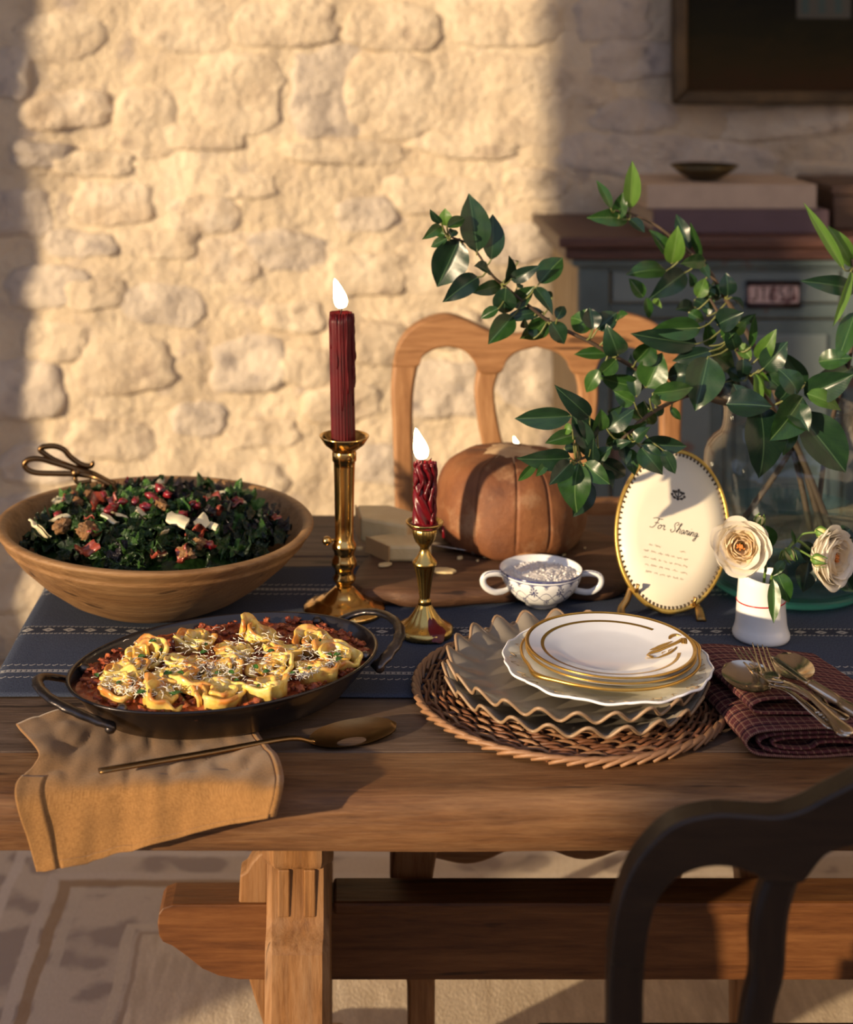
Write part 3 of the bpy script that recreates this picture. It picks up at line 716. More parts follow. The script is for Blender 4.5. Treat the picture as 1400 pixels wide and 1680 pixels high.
# plate with shaped gilt edge
c = V(.2985, 1.694, TZ + .0495)
th = thing('gilt_edged_plate', c, 'white plate with shaped gilt handles at its edge, under the gold banded plates', 'plate')
def lob2(a): return 1 + .085 * max(math.exp(-((math.atan2(math.sin(a - q), math.cos(a - q))) / .26) ** 2) for q in (3.75, .32)) + .012 * math.sin(14 * a) * max(math.exp(-((math.atan2(math.sin(a - q), math.cos(a - q))) / .45) ** 2) for q in (3.75, .32))
MB().lathe(prof_plate(.0975, .0125, .062), c, 168, lambda r, z, a: (r * (1 + (lob2(a) - 1) * max(0, (r - .06) / .0375)), z)).build('plate_body', cream, th)
pts = [c + V(.0978 * lob2(2*PI*i/168) * math.cos(2*PI*i/168), .0978 * lob2(2*PI*i/168) * math.sin(2*PI*i/168), .0125) for i in range(168)]
MB().tube(pts, [.0017 + .0012 * max(0, (lob2(2*PI*i/168) - 1) / .09) for i in range(168)], 6, closed=True).build('gilt_rim', gold, th)
# two white plates with gold bands, the upper one with the gilt ring and crest
def banded(c, label, crest):
    R, h, ri = .0928, .0115, .059
    th = thing('gold_banded_plate', c, label, 'plate', 'gold banded white plates')
    MB().lathe(prof_plate(R, h, ri), c, 96).build('plate_body', white, th)
    hp = hgt(R, h, ri)
    ring_on(c, hp, .0895, R + .0002).build('gold_band', gold, th)
    m = MB(); m.tube([c + V((R) * math.cos(2*PI*i/96), R * math.sin(2*PI*i/96), h - .0003) for i in range(96)], .0012, 6, closed=True); m.build('gold_edge', gold, th)
    if crest:
        ring_on(c, hp, .0728, .0765, math.radians(40), math.radians(346), 140).build('gold_ring', gold, th)
        def q(u, v):                         # crest drawn on the rim: u outward-right, v towards the back (metres)
            x, y = .066 + u, .004 + v; return c + V(x, y, hp(math.hypot(x, y)) + .0009)
        strokes = [[(-.030, -.018, .001), (-.022, -.010, .004), (-.012, -.004, .005), (.0, .001, .0045), (.012, .006, .004), (.020, .012, .004)],
                   [(.018, -.002, .005), (.020, .006, .005), (.021, .013, .004)], [(.004, .018, .001), (.008, .024, .004), (.014, .026, .0045), (.019, .021, .001)],
                   [(-.034, -.028, .0006), (-.020, -.027, .002), (-.006, -.021, .003), (.004, -.012, .002), (.008, -.006, .0008)],
                   [(-.031, -.019, .001), (-.026, -.023, .004), (-.027, -.027, .001)], [(-.024, -.004, .001), (-.014, .003, .0035), (-.004, .007, .0035), (.006, .011, .001)],
                   [(-.012, -.018, .0005), (-.011, -.014, .001), (-.007, -.012, .0005)], [(-.004, -.016, .0005), (-.002, -.011, .001), (.002, -.009, .0005)]]
        for st in strokes:
            cp = catmull(st, 14)
            MB().bar([q(u * .92, v * .92) for u, v, w in cp], [max(w * 1.35, .0005) for u, v, w in cp], .0005, 4).build('crest_stroke', gold, th)
    return th
banded(V(.299, 1.692, TZ + .0562), 'lower white plate with gold banded rim, second from the top of the stack', False)
banded(V(.2985, 1.690, TZ + .0628), 'top white plate of the stack with gold rim, inner ring and gold crest', True)

# ------------------------------------------------------------------ two-handled cup with salt
def cup_print():
    m, nt, bs = newmat('blue_and_white_porcelain'); bs.inputs['Roughness'].default_value = .14; bs.inputs['Coat Weight'].default_value = .4
    tc = nt.nodes.new('ShaderNodeTexCoord'); sp = nt.nodes.new('ShaderNodeSeparateXYZ'); nt.links.new(tc.outputs['UV'], sp.inputs[0])
    u, v = X(nt, sp.outputs[0]), X(nt, sp.outputs[1])      # u: around 0..1, v: height 0..1 on the outside
    blue = None
    def put(a):
        nonlocal blue
        blue = a if blue is None else blue.max(a)
    put((v - 1.0).abs().lt(.055)); put((v - .89).abs().lt(.012))
    def flowers(nu, c, ph, ru, rv, petals=True):
        fu = ((u * nu + ph).fract() - .5); dv = v - c
        du = fu * (6.0 / nu); d = ((du / ru) * (du / ru) + (dv / rv) * (dv / rv))
        put(d.lt(.10)); cross = du.abs().lt(ru * .16).max(dv.abs().lt(rv * .16)).max((du.abs() / ru - dv.abs() / rv).abs().lt(.22))
        put(cross * d.lt(1.0) * d.gt(.22))
    flowers(9, .62, .2, .105, .17); flowers(9, .24, .7, .09, .14); flowers(18, .80, .0, .05, .07)
    vine = (v - .44 - (u * (2 * PI * 9)).sin() * .13).abs().lt(.018); put(vine)
    vine2 = ((v - .44 + (u * (2 * PI * 9)).sin() * .16).abs().lt(.012)); put(vine2)
    tri = ((u * 18).fract() - .5).abs() * 2.0
    put((v - (tri * .12 + .80)).gt(0) * v.gt(.8) * v.lt(.9) * 0.8)
    n = noisen(nt, coords(nt, 'UV', (60, 20, 1)), 1.0, 2)
    col = mixc(nt, blue * (X(nt, n) * .6 + .65).min(1.0), (0.80, 0.79, 0.77), (0.030, 0.038, 0.135))
    nt.links.new(col, bs.inputs['Base Color']); return m
cupm = cup_print(); C = V((888 - UX) * 2.005 / FPX, 2.005, TZ + .003)
cup = thing('bouillon_cup', C, 'white porcelain cup with blue floral pattern and two looped handles', 'cup')
mb = MB(); seg = 72
po = [(.019, 0), (.0215, .0005), (.0225, .004), (.026, .006), (.036, .012), (.0455, .022), (.051, .033), (.0545, .0465)]
pi_ = [(.0538, .0472), (.0525, .0465), (.049, .034), (.043, .022), (.034, .013), (.02, .009), (.0005, .008)]
mb.lathe(po + pi_, C, seg, cap0=True)
uvs = []
for k, (r, z) in enumerate(po + pi_):
    for j in range(seg): uvs.append((j / seg, min(1, max(-.3, (z - .006) / .0405)) if k < len(po) else (-1 if k > len(po) else 1.0)))
mb.build('cup_body', cupm, cup, uv=uvs)
hw = mat('handle_porcelain', (0.80, 0.79, 0.77), .14, coat=.4); hb = mat('cobalt_line', (0.04, 0.05, 0.16), .2)
for s in (-1, 1):
    pts = catmull([(.047 * s, -.004, .039), (.060 * s, -.008, .0425), (.073 * s, -.010, .041), (.0775 * s, -.0105, .034), (.074 * s, -.010, .025), (.063 * s, -.008, .018), (.050 * s, -.004, .0175), (.040 * s, 0, .019)], 26)
    pts = [C + V(*p) for p in pts]
    h = MB().bar(pts, .0085, [.0055] * 26, 8, up=(0, 1, 0)).build('handle', hw, cup)
    MB().bar([p + V(0, 0, .0030) for p in pts[1:10]], .006, .0012, 5).build('handle_stripe', hb, h)
saltm = mat('coarse_salt', [(0.3, (0.62, 0.58, 0.55)), (0.7, (0.82, 0.79, 0.76))], .35, scale=60, bump=.6, bscale=160)
mb = MB()
mb.lathe([(.0505, .037), (.046, .0385), (.034, .0415), (.018, .0440), (.0005, .0445)], C, 40, lambda r, z, a: (r, z + .0022 * noise.noise(Vector((r * 90 * math.cos(a), r * 90 * math.sin(a), 2)))))
for i in range(420):
    a, r = random.uniform(0, 2 * PI), .047 * math.sqrt(random.random()); z = interp([(0, .0445), (.034, .0415), (.05, .0375)], r)
    s = random.uniform(.0005, .0015); p = C + V(r * math.cos(a), r * math.sin(a), z + s * .4)
    q = Matrix.Rotation(random.uniform(0, 3), 3, (random.random(), random.random(), 1))
    mb.add([p + q @ (V(x, y, zz) * s) for x in (-1, 1) for y in (-1, 1) for zz in (-.8, .8)], [(0,1,3,2),(4,6,7,5),(0,4,5,1),(2,3,7,6),(0,2,6,4),(1,5,7,3)])
tag(mb.build('coarse_salt', saltm, origin=C, smooth=False), 'heap of white coarse salt flakes in the blue patterned cup', 'salt', kind='stuff')

# ------------------------------------------------------------------ candlesticks and candles
brass = mat('polished_brass', [(0.3, (0.55, 0.33, 0.10)), (0.7, (0.72, 0.47, 0.17))], .17, 1.0, scale=14, rvar=.12)
brass_a = mat('aged_brass', [(0.3, (0.38, 0.25, 0.07)), (0.7, (0.58, 0.40, 0.13))], .27, 1.0, scale=18, rvar=.15)
Yt = 1.98; k_ = Yt / FPX; B = V((565 - UX) * k_, Yt, TZ + .003)
def zk(py, Y): return CZ - (py - UY) * Y / FPX - TZ - .003
tc = thing('tall_candlestick', B, 'tall polished brass candlestick beside the salad bowl', 'candlestick')
basep = [(66, 0), (67.5, .003), (66, .006), (58, .0085), (50, .0105), (47, .0135), (40, .0155), (33, .0175), (28, .022), (22, .026), (15, .031), (13, zk(962, Yt))]
MB().lathe([(r * k_, z) for r, z in basep], B, 64, lambda r, z, a: (r * (1 + .010 * math.sin(44 * a) * (1 if .003 < z < .011 else 0)), z), cap0=True).build('base', brass, tc)
shaft = [(13, 964), (13, 957), (18, 952), (19, 947), (15, 941), (16.5, 932), (21, 926), (20, 918), (16.5, 911), (17, 905), (20, 899), (20, 893), (17, 888), (15, 884), (15.5, 860), (16.5, 800), (17.5, 765), (18, 757), (20, 755), (20, 742), (18, 738)]
MB().lathe([(r * k_, zk(y, Yt)) for r, y in shaft], B, 40).build('shaft', brass, tc)
pan = [(18, 740), (24, 735), (33, 728), (40, 717), (41, 714.5), (39.5, 714), (34, 720), (26, 728), (19.5, 731), (19, 745)]
MB().lathe([(r * k_, zk(y, Yt)) for r, y in pan], B, 48).build('drip_pan', brass, tc)
kb = B + V(-.0125, -.004, zk(884, Yt)); m = MB(); m.tube([kb, kb + V(-.006, -.003, 0)], .002, 8); m.blob(kb + V(-.010, -.004, 0), .0062, 12, 8, sc=(1, 1, .95)); m.build('ejector_knob', brass, tc)
wax1 = mat('oxblood_wax', [(0.3, (0.0512, 0.0019, 0.0034)), (0.7, (0.1023, 0.0038, 0.0053))], .42, spec=.3, scale=25)
wax2 = mat('crimson_wax', [(0.3, (0.0756, 0.0026, 0.0052)), (0.7, (0.1462, 0.0052, 0.0094))], .3, spec=.3, scale=25, coat=.1)
char = mat('charred_wick', (0.015, 0.010, 0.008), .9)
def flame_mat():
    m, nt, bs = newmat('flame'); out = nt.nodes['Material Output']; em = nt.nodes.new('ShaderNodeEmission')
    em.inputs[0].default_value = (1.0, 0.80, 0.48, 1); em.inputs[1].default_value = 14.0
    nt.links.new(em.outputs[0], out.inputs[0]); return m
fl = flame_mat()
def flame(parent, pts, w):
    """pts: curve of the flame's middle from wick to tip."""
    n = 16; cp = catmull(pts, n); ws = [w * math.sin(PI * (i / (n - 1)) ** .62) ** .85 + .0003 for i in range(n)]
    return MB().bar(cp, ws, [a * .8 for a in ws], 10, up=(0, 1, 0)).build('flame', fl, parent)
# fluted pillar candle
zt0 = CZ - (512 - UY) * Yt / FPX; zb0 = TZ + .003 + zk(738, Yt); hC = zt0 - zb0
cb = V(B.x - .001, Yt, zb0)
cd1 = thing('fluted_candle', cb, 'tall dark red fluted candle burning in the tall brass candlestick', 'candle')
lean = V(-.0035, 0, 0)
rows = []
for i in range(15):
    t = i / 14; row = []
    for j in range(96):
        a = 2 * PI * j / 96; r = .0150 * (1 + .05 * abs(math.sin(12 * a)) * 1.8 - .03) * (1.0 if i < 14 else .93) + .0002 * noise.noise(Vector((a, t * 9, 0)))
        row.append(cb + lean * t + V(r * math.cos(a), r * math.sin(a), hC * t + (.0015 * noise.noise(Vector((math.cos(a) * 2, math.sin(a) * 2, 4))) if i == 14 else 0)))
    rows.append(row)
rows.append([cb + lean + V(.011 * math.cos(2*PI*j/96), .011 * math.sin(2*PI*j/96), hC - .0035) for j in range(96)])
m = MB(); m.grid(rows, close_u=True); o = len(m.v); m.f.append(tuple(o - 96 + j for j in range(96))); m.f.append(tuple(reversed(range(96))))
m.build('candle_body', wax1, cd1)
for a, z0, z1, r in ((-.35, .995, .52, .0022), (-.15, .99, .64, .0028), (.1, .99, .45, .002), (-1.1, .99, .42, .0013), (-2.0, .99, .6, .0011), (-1.6, .97, .3, .0009), (-.5, .62, .33, .0014), (-2.6, .99, .74, .0012)):
    m = MB(); n = 14; pts, ra = [], []
    for i in range(n):
        t = i / (n - 1); z = lerp(z0, z1, t); aa = a + .05 * math.sin(t * 9)
        R_ = .0151 + r * .35; pts.append(cb + lean * z + V(R_ * math.cos(aa), R_ * math.sin(aa), hC * z)); ra.append(r * (.6 + .3 * math.sin(t * 13) ** 2 + .7 * t ** 3) if i < n - 1 else r * .5)
    m.tube(pts, ra, 6); m.build('wax_drip', wax1, cd1)
wt = cb + lean + V(0, 0, hC - .004); MB().tube([wt, wt + V(.0006, 0, .006), wt + V(.002, 0, .010), wt + V(.004, 0, .0125)], .0009, 5).build('wick', char, cd1)
f0 = P(561, 506, Yt); flame(cd1, [f0, P(559, 492, Yt), P(555, 476, Yt), P(549, 457, Yt)], .0175)
# short candlestick
Ys = 1.905; ks = Ys / FPX; B2 = V((697 - UX) * ks, Ys, TZ + .003)
sc_ = thing('short_candlestick', B2, 'short aged brass candlestick with fluted stem and wax stained foot', 'candlestick')
ft = [(46, 0), (47.5, .003), (46, .0075), (42, .0095), (34, .0125), (27, .017), (21, .023), (15, .030), (11, .036)]
def flu(n, am): return lambda r, z, a: (r * (1 + am * math.sin(n * a)), z)
MB().lathe([(r * ks, z) for r, z in ft], B2, 72, lambda r, z, a: (r * (1 + .03 * math.sin(16 * a) * (1 if .011 < z < .033 else 0) + .012 * math.sin(8 * a) * (z < .01)), z), cap0=True).build('foot', brass_a, sc_)
st = [(10.5, 1012), (11.5, 1007), (11.5, 1001), (8.5, 997), (8, 992), (10.5, 989), (10.5, 984), (8, 981)]
MB().lathe([(r * ks, zk(y, Ys)) for r, y in st], B2, 32).build('lower_knop', brass_a, sc_)
MB().lathe([(r * ks, zk(y, Ys)) for r, y in [(8, 982), (9.5, 970), (13, 945), (16.5, 931), (17, 928)]], B2, 64, flu(14, .05)).build('fluted_stem', brass_a, sc_)
kn = [(17, 929), (20, 926), (20.5, 922), (18, 919), (14, 914), (10, 908), (7.5, 901), (8, 897), (11, 893), (15, 888)]
MB().lathe([(r * ks, zk(y, Ys)) for r, y in kn], B2, 40).build('knop', brass_a, sc_)
MB().lathe([(r * ks, zk(y, Ys)) for r, y in [(14.5, 889), (17.5, 882), (19.5, 874), (20, 868), (18, 865)]], B2, 64, flu(16, .03)).build('socket', brass_a, sc_)
MB().lathe([(r * ks, zk(y, Ys)) for r, y in [(17, 868), (25, 864), (30, 858), (31, 855.5), (29.5, 855), (24, 860), (16, 863)]], B2, 64, flu(40, .012)).build('drip_pan', brass_a, sc_)
z0 = TZ + .003 + zk(863, Ys); z1 = CZ - (756 - UY) * Ys / FPX; h2 = z1 - z0; c2 = V(B2.x - .0015, Ys, z0)
cd2 = thing('twisted_candle', c2, 'short crimson twisted candle with melted drips in the short brass candlestick', 'candle')
rows = []
for i in range(33):
    t = i / 32; row = []
    for j in range(60):
        a = 2 * PI * j / 60; r = .0122 * (1 + .17 * math.cos(5 * (a + t * 4.2)))
        if t > .93: r *= .96 - (t - .93) * 1.5
        e = .006 * noise.noise(Vector((math.cos(a) * 1.8, math.sin(a) * 1.8, 7))) if i == 32 else 0
        row.append(c2 + V(.0015 * t + r * math.cos(a), r * math.sin(a), h2 * t + e))
    rows.append(row)
rows.append([c2 + V(.0015 + .006 * math.cos(2*PI*j/60), .006 * math.sin(2*PI*j/60), h2 - .006) for j in range(60)])
m = MB(); m.grid(rows, close_u=True); o = len(m.v); m.f.append(tuple(o - 60 + j for j in range(60))); m.f.append(tuple(reversed(range(60)))); m.build('candle_body', wax2, cd2)
for a, za, zb_, r in ((-.3, 1.0, .0, .0028), (-.8, .98, .25, .0030), (-1.3, .95, .45, .0024), (-1.9, .99, .5, .0018), (.1, .9, .0, .0026), (-2.5, 1.0, .6, .002), (-.6, .5, -.02, .0024)):
    n = 16; pts, ra = [], []
    for i in range(n):
        t = i / (n - 1); z = lerp(za, zb_, t); aa = a + .2 * math.sin(t * 7 + a)
        R_ = .0138; pts.append(c2 + V(R_ * math.cos(aa) + .0015 * z, R_ * math.sin(aa), h2 * z)); ra.append(r * (.7 + .45 * math.sin(t * 11 + a) ** 2))
    MB().tube(pts, ra, 7).build('wax_drip', wax2, cd2)
MB().lathe([(.0225, .0012), (.021, .0035), (.014, .0055), (.008, .006)], c2, 36, lambda r, z, a: (r * (.88 + .2 * noise.noise(Vector((math.cos(a) * 1.5, math.sin(a) * 1.5, 3)))), z)).build('wax_pool', wax2, cd2)
m = MB(); p0 = c2 + V(.0235, -.008, .002); m.tube([p0, p0 + V(.001, -.002, -.006), p0 + V(.001, -.002, -.013)], [.0022, .0018, .0025], 7); m.build('wax_drip', wax2, cd2)
wt = P(694, 756, Ys); MB().tube([wt + V(0, 0, -.004), wt + V(-.0005, 0, .004), wt + V(-.0012, 0, .008)], .0011, 5).build('wick', char, cd2)
flame(cd2, [P(694, 754, Ys), P(691, 738, Ys), P(687, 722, Ys), P(682, 702, Ys)], .0185)
# spilled wax on the foot
m = MB(); rows = []
for k in range(6):
    q = k / 5; row = []
    for j in range(24):
        a = 2 * PI * j / 24; rr_ = q * (1 + .3 * noise.noise(Vector((math.cos(a) * 1.6, math.sin(a) * 1.6, 11))))
        X_ = .013 + .011 * rr_ * math.cos(a); Y_ = -.024 + .013 * rr_ * math.sin(a); r0 = math.hypot(X_, Y_)
        z = interp([(.008, .036), (.0115, .030), (.016, .023), (.0206, .017), (.026, .0125), (.032, .0095), (.0353, .0075), (.0365, .003), (.040, .0006)], r0)
        row.append(B2 + V(X_, Y_, z + .0009 * (1 - q ** 3) + .0002))
    rows.append(row)
m.grid(rows, close_u=True).build('wax_spill', wax2, sc_)
# third candle, mostly hidden by the loaf
Y3 = 2.345; b3 = V((849 - UX) * Y3 / FPX, Y3, TZ)
ch3 = thing('low_candle_holder', b3, 'low brass candle holder standing behind the round loaf', 'candlestick')
MB().lathe([(.035, 0), (.036, .003), (.02, .007), (.016, .012), (.018, .028), (.0165, .028), (.0155, .013), (.0005, .012)], b3, 32, cap0=True).build('holder_body', brass_a, ch3)
zt3 = CZ - (752 - UY) * Y3 / FPX; c3 = b3 + V(0, 0, .0135)
cd3 = thing('short_candle', c3, 'candle burning behind the round loaf, its flame showing above the crust', 'candle')
MB().lathe([(.0135, 0), (.0135, zt3 - c3.z - .002), (.012, zt3 - c3.z), (.005, zt3 - c3.z - .003)], c3, 32, cap0=True, cap1=True).build('candle_body', wax2, cd3)
w3 = V(c3.x, Y3, zt3); MB().tube([w3 + V(0, 0, -.003), w3 + V(0, 0, .008)], .001, 5).build('wick', char, cd3)
flame(cd3, [P(855, 750, Y3), P(853, 742, Y3), P(849, 732, Y3), P(843, 716, Y3)], .0135)

# ------------------------------------------------------------------ bread board, loaf, cheese, knife
boardm = wood('rustic_board', (0.045, 0.020, 0.010), (0.10, 0.046, 0.022), (0.17, 0.085, 0.042), 'x', .6, .9, .6)
BZ = TZ + .0265
ol = [(578, 955), (590, 925), (640, 880), (720, 862), (830, 856), (930, 862), (1010, 880), (1045, 905), (1040, 935), (1010, 955), (960, 960), (900, 955), (840, 962), (760, 968), (690, 972), (640, 968), (600, 967)]
op = catmull([tuple(T(x, y, BZ)) for x, y in ol + ol[:1]], 80)[:-1]
op = [(x + .003 * noise.noise(Vector((x * 30, y * 30, 0))), y + .003 * noise.noise(Vector((x * 30, y * 30, 5))), z) for x, y, z in op]
bc = Vector((.21, 2.17, 0)); rows = []
for q, dz in ((.02, 0), (.5, 0), (.9, 0), (.985, -.001), (1.0, -.005), (1.01, -.012), (.985, -.021), (.9, -.0225), (.02, -.0225)):
    rows.append([(bc.x + (x - bc.x) * q, bc.y + (y - bc.y) * q, z + dz + (.0012 * noise.noise(Vector((x * 20, y * 20, dz * 300))))) for x, y, z in op])
m = MB(); m.grid(rows, close_u=True)
brd = m.build('bread_board', boardm, origin=(bc.x, bc.y, TZ)); tag(brd, 'dark rustic wooden board carrying the loaf and cheese', 'board')
crust = mat('bread_crust', [(0.3, (0.0800, 0.0240, 0.0080)), (0.5, (0.1760, 0.0600, 0.0176)), (0.7, (0.2720, 0.1080, 0.0360))], .7, scale=11, detail=9, bump=.6, bscale=34, spots=(18, .56, .72, (0.3200, 0.1760, 0.0880)))
floury = mat('floury_score', [(0.3, (0.40, 0.22, 0.10)), (0.7, (0.62, 0.44, 0.24))], .85, scale=22, detail=6, bump=.5, bscale=40)
LC = V((838 - UX) * 2.19 / FPX, 2.19, BZ - .001); RL = .107
loaf = thing('round_loaf', LC, 'round crusty brown loaf with scored top on the wooden board', 'bread')
prof = [(.074, 0), (.093, .004), (.103, .016), (.1078, .036), (.1072, .062), (.1020, .088), (.090, .109), (.071, .122), (.048, .128), (.022, .131), (.0005, .132)]
cuts = [-2.15, -1.60, -1.15, .6, 1.6, 2.6]
def loaf_fn(r, z, a):
    s = 0
    for c_ in cuts:
        d = math.atan2(math.sin(a - c_), math.cos(a - c_)); s += math.exp(-((d + .08 * (z - .06) * 10 * (1 if c_ < -1.6 else -.4)) / .016) ** 2)
    k = (1 if z > .03 else max(0, (z - .01) / .02)) * min(1, r / .03)
    n_ = .004 * noise.noise(Vector((math.cos(a) * 2, math.sin(a) * 2, z * 18)))
    return max(r - .0024 * s * k + n_, .0004), z - .002 * s * k + .003 * noise.noise(Vector((r * 30 * math.cos(a), r * 30 * math.sin(a), 9)))
zs = catmull(prof, 36); MB().lathe([(max(r, .0004), z) for r, z in zs], LC, 420, loaf_fn, cap0=True).build('crust', crust, loaf)
m = MB(); rows = []
for k in range(7):
    row = []
    for j in range(40):
        a = 2 * PI * j / 40; r = (.064 * (k / 6) + .0004) * (1 + .30 * noise.noise(Vector((math.cos(a) * 1.4, math.sin(a) * 1.4, 31))) + .15 * noise.noise(Vector((math.cos(a) * 5, math.sin(a) * 5, 3))))
        rr_, zz_ = loaf_fn(r, interp([(.0, .132), (.022, .131), (.046, .127), (.068, .118)], r), a)
        row.append(LC + V(r * math.cos(a), r * math.sin(a), interp([(.0, .132), (.022, .131), (.046, .127), (.068, .118)], r) + .003 * noise.noise(Vector((r * 30 * math.cos(a), r * 30 * math.sin(a), 9))) + .0022 * (1 - (k / 6) ** 2) - .0003 + .0012 * noise.noise(Vector((r * 90, a * 4, 2)))))
    rows.append(row)
m.grid(rows, close_u=True).build('floury_top', floury, loaf)
for c_ in (-2.32,): 
    pts = [(LC + V(r * math.cos(c_), r * math.sin(c_), z)) for r, z in ((.05, .127), (.075, .114), (.093, .095))]
    MB().bar(catmull(pts, 8), [.001, .009, .013, .014, .012, .009, .005, .001], .0025, 6, up=(math.cos(c_), math.sin(c_), 1)).build('score_flap', floury, loaf)
cheese = mat('hard_cheese', [(0.3, (0.56, 0.40, 0.18)), (0.7, (0.70, 0.54, 0.28))], .5, scale=20, bump=.25, bscale=70, sss=.05)
rind = mat('cheese_rind', (0.50, 0.30, 0.12), .6, scale=20)
def wedge(pts_px, z0, h, label, name='cheese_wedge'):
    o = [T(x, y, z0) for x, y in pts_px]; c = sum(o, Vector()) / len(o)
    th = thing(name, (c.x, c.y, z0), label, 'cheese', 'pieces of cheese on the board')
    MB().prism(o, (0, 0, h)).build('cheese_block', cheese, th, smooth=False, bevel=.004)
    a, b = o[0], o[1]; n_ = (b - a).normalized().cross(V(0, 0, 1)); n_ = n_ if n_.dot(c - a) < 0 else -n_
    MB().prism([a + n_ * .0005, b + n_ * .0005, b + n_ * .0022, a + n_ * .0022], (0, 0, h)).build('rind', rind, th, smooth=False)
wedge([(585, 868), (592, 890), (668, 905), (694, 884), (640, 868)], BZ, .036, 'large pale cheese wedge lying behind the thinner slice')
wedge([(602, 905), (640, 922), (708, 922), (708, 902), (668, 896)], BZ, .022, 'thinner yellow cheese slice in front of the large wedge')
for i, (px, py, w, a) in enumerate(((632, 928, .022, .5), (729, 938, .034, -.2), (755, 917, .012, .9), (797, 915, .008, .2), (784, 921, .006, 1.2), (590, 902, .010, .1), (700, 948, .012, .4), (842, 925, .005, .3), (926, 912, .007, .6), (960, 900, .005, .9))):
    c = T(px, py, BZ + .0005); m = MB(); n = 9
    lo = [c + V(math.cos(a) * u - math.sin(a) * v, math.sin(a) * u + math.cos(a) * v, 0) for u, v in [(w * .5 * math.cos(2*PI*j/n) * (1 + .4 * noise.noise(Vector((j * 1.7, i, 0)))), w * .3 * math.sin(2*PI*j/n) * (1 + .5 * noise.noise(Vector((j * 1.3, i, 5))))) for j in range(n)]]
    m.prism(lo, (0, 0, .003 if w > .01 else w * .4))
    m2 = m.build('cheese_flake', cheese, origin=(c.x, c.y, BZ), smooth=False, bevel=.0008)
    if i == 0: lb = 'thin curved cheese shaving between the tall and the short candlestick'
    elif i == 1: lb = 'broad cheese flake beside the stem of the short candlestick'
    else: lb = ('', '', 'ragged cheese crumb beside the knife blade', 'cheese crumb just before the knife bolster', 'tiny cheese crumb under the knife blade', 'cheese crumb against the large cheese wedge', 'flat cheese crumb at the front edge of the board', 'tiny crumb in front of the knife handle', 'pale crumb between knife handle and two-handled cup', 'tiny crumb at the foot of the loaf, far end of the knife')[i]
    tag(m2, lb, 'cheese', 'cheese flakes and crumbs on the board')
kn = T(785, 905, BZ + .004)
knife = thing('bread_knife', kn, 'knife with pale wooden handle lying on the board before the loaf', 'knife')
steel = mat('dull_steel', (0.42, 0.40, 0.39), .3, 1.0, scale=20); olive = wood('knife_handle_wood', (0.16, 0.07, 0.022), (0.30, 0.14, 0.05), (0.40, 0.21, 0.08), 'x', .45, 2.0, .3)
a, b, c_ = T(655, 884, BZ + .008), T(783, 903, BZ + .009), T(888, 918, BZ + .008)
MB().bar(catmull([a, lerp(a, b, .5), b], 12), scurve([(0, .003), (.15, .012), (.8, .016), (1, .012)], 12), [.0016] * 12, 6).build('blade', steel, knife)
MB().bar([b + V(-.008, 0, 0), b + V(.003, 0, 0)], .014, .011, 10).build('bolster', steel, knife)
MB().bar(catmull([b, lerp(b, c_, .5), c_], 14), scurve([(0, .013), (.3, .018), (.7, .016), (.93, .019), (1, .012)], 14), scurve([(0, .012), (.5, .015), (.93, .016), (1, .010)], 14), 10).build('handle', olive, knife)

# ------------------------------------------------------------------ salad bowl
bowlw = wood('bowl_wood', (0.15, 0.072, 0.026), (0.25, 0.13, 0.05), (0.34, 0.19, 0.08), 'x', .5, .7, .8, wear=(0.34, 0.205, 0.095))
SB = V(-.2455, 2.02, TZ + .003)
bt = thing('salad_bowl', SB, 'large wide turned wooden bowl heaped with kale salad', 'bowl')
R = .2085; H = .1055
out = [(.060, 0), (.085, .0005), (.094, .004), (.122, .018), (.152, .040), (.178, .064), (.194, .083), (.1975, .0865), (.1968, .0885), (.2005, .0925), (.206, .1000), (R, .1040), (R - .002, .1062), (R - .008, .1068), (R - .0135, .1050)]
inn = [(R - .016, .1005), (.184, .085), (.165, .066), (.14, .046), (.11, .028), (.07, .016), (.0005, .014)]
MB().lathe(out + inn, SB, 120, lambda r, z, a: (r * (1 + .004 * math.sin(2 * a + .6)), z - .0045 * math.cos(a - .05) * (z / H) + .0015 * math.sin(2 * a) * (z / H)), cap0=True).build('bowl_body', bowlw, bt)
def leafm(name, a, b, c, rough=.26):
    m, nt, bs = newmat(name); vec = coords(nt, 'Object', (1, 1, 1)); f = noisen(nt, vec, 3.0, 5)
    col = ramp(nt, f, [(0.3, a), (0.55, b), (0.8, c)]); nt.links.new(col, bs.inputs['Base Color']); bs.inputs['Roughness'].default_value = rough
    addbump(nt, bs, noisen(nt, vec, 9, 4), .5, .06); return m
kale_ms = [leafm('kale_dark', (0.004, 0.010, 0.003), (0.009, 0.024, 0.006), (0.022, 0.050, 0.013)), leafm('kale_green', (0.009, 0.026, 0.004), (0.022, 0.060, 0.008), (0.055, 0.125, 0.020)),
           leafm('kale_bright', (0.025, 0.075, 0.012), (0.06, 0.15, 0.025), (0.11, 0.22, 0.045)), leafm('kale_purple', (0.010, 0.006, 0.010), (0.022, 0.016, 0.018), (0.045, 0.055, 0.025))]
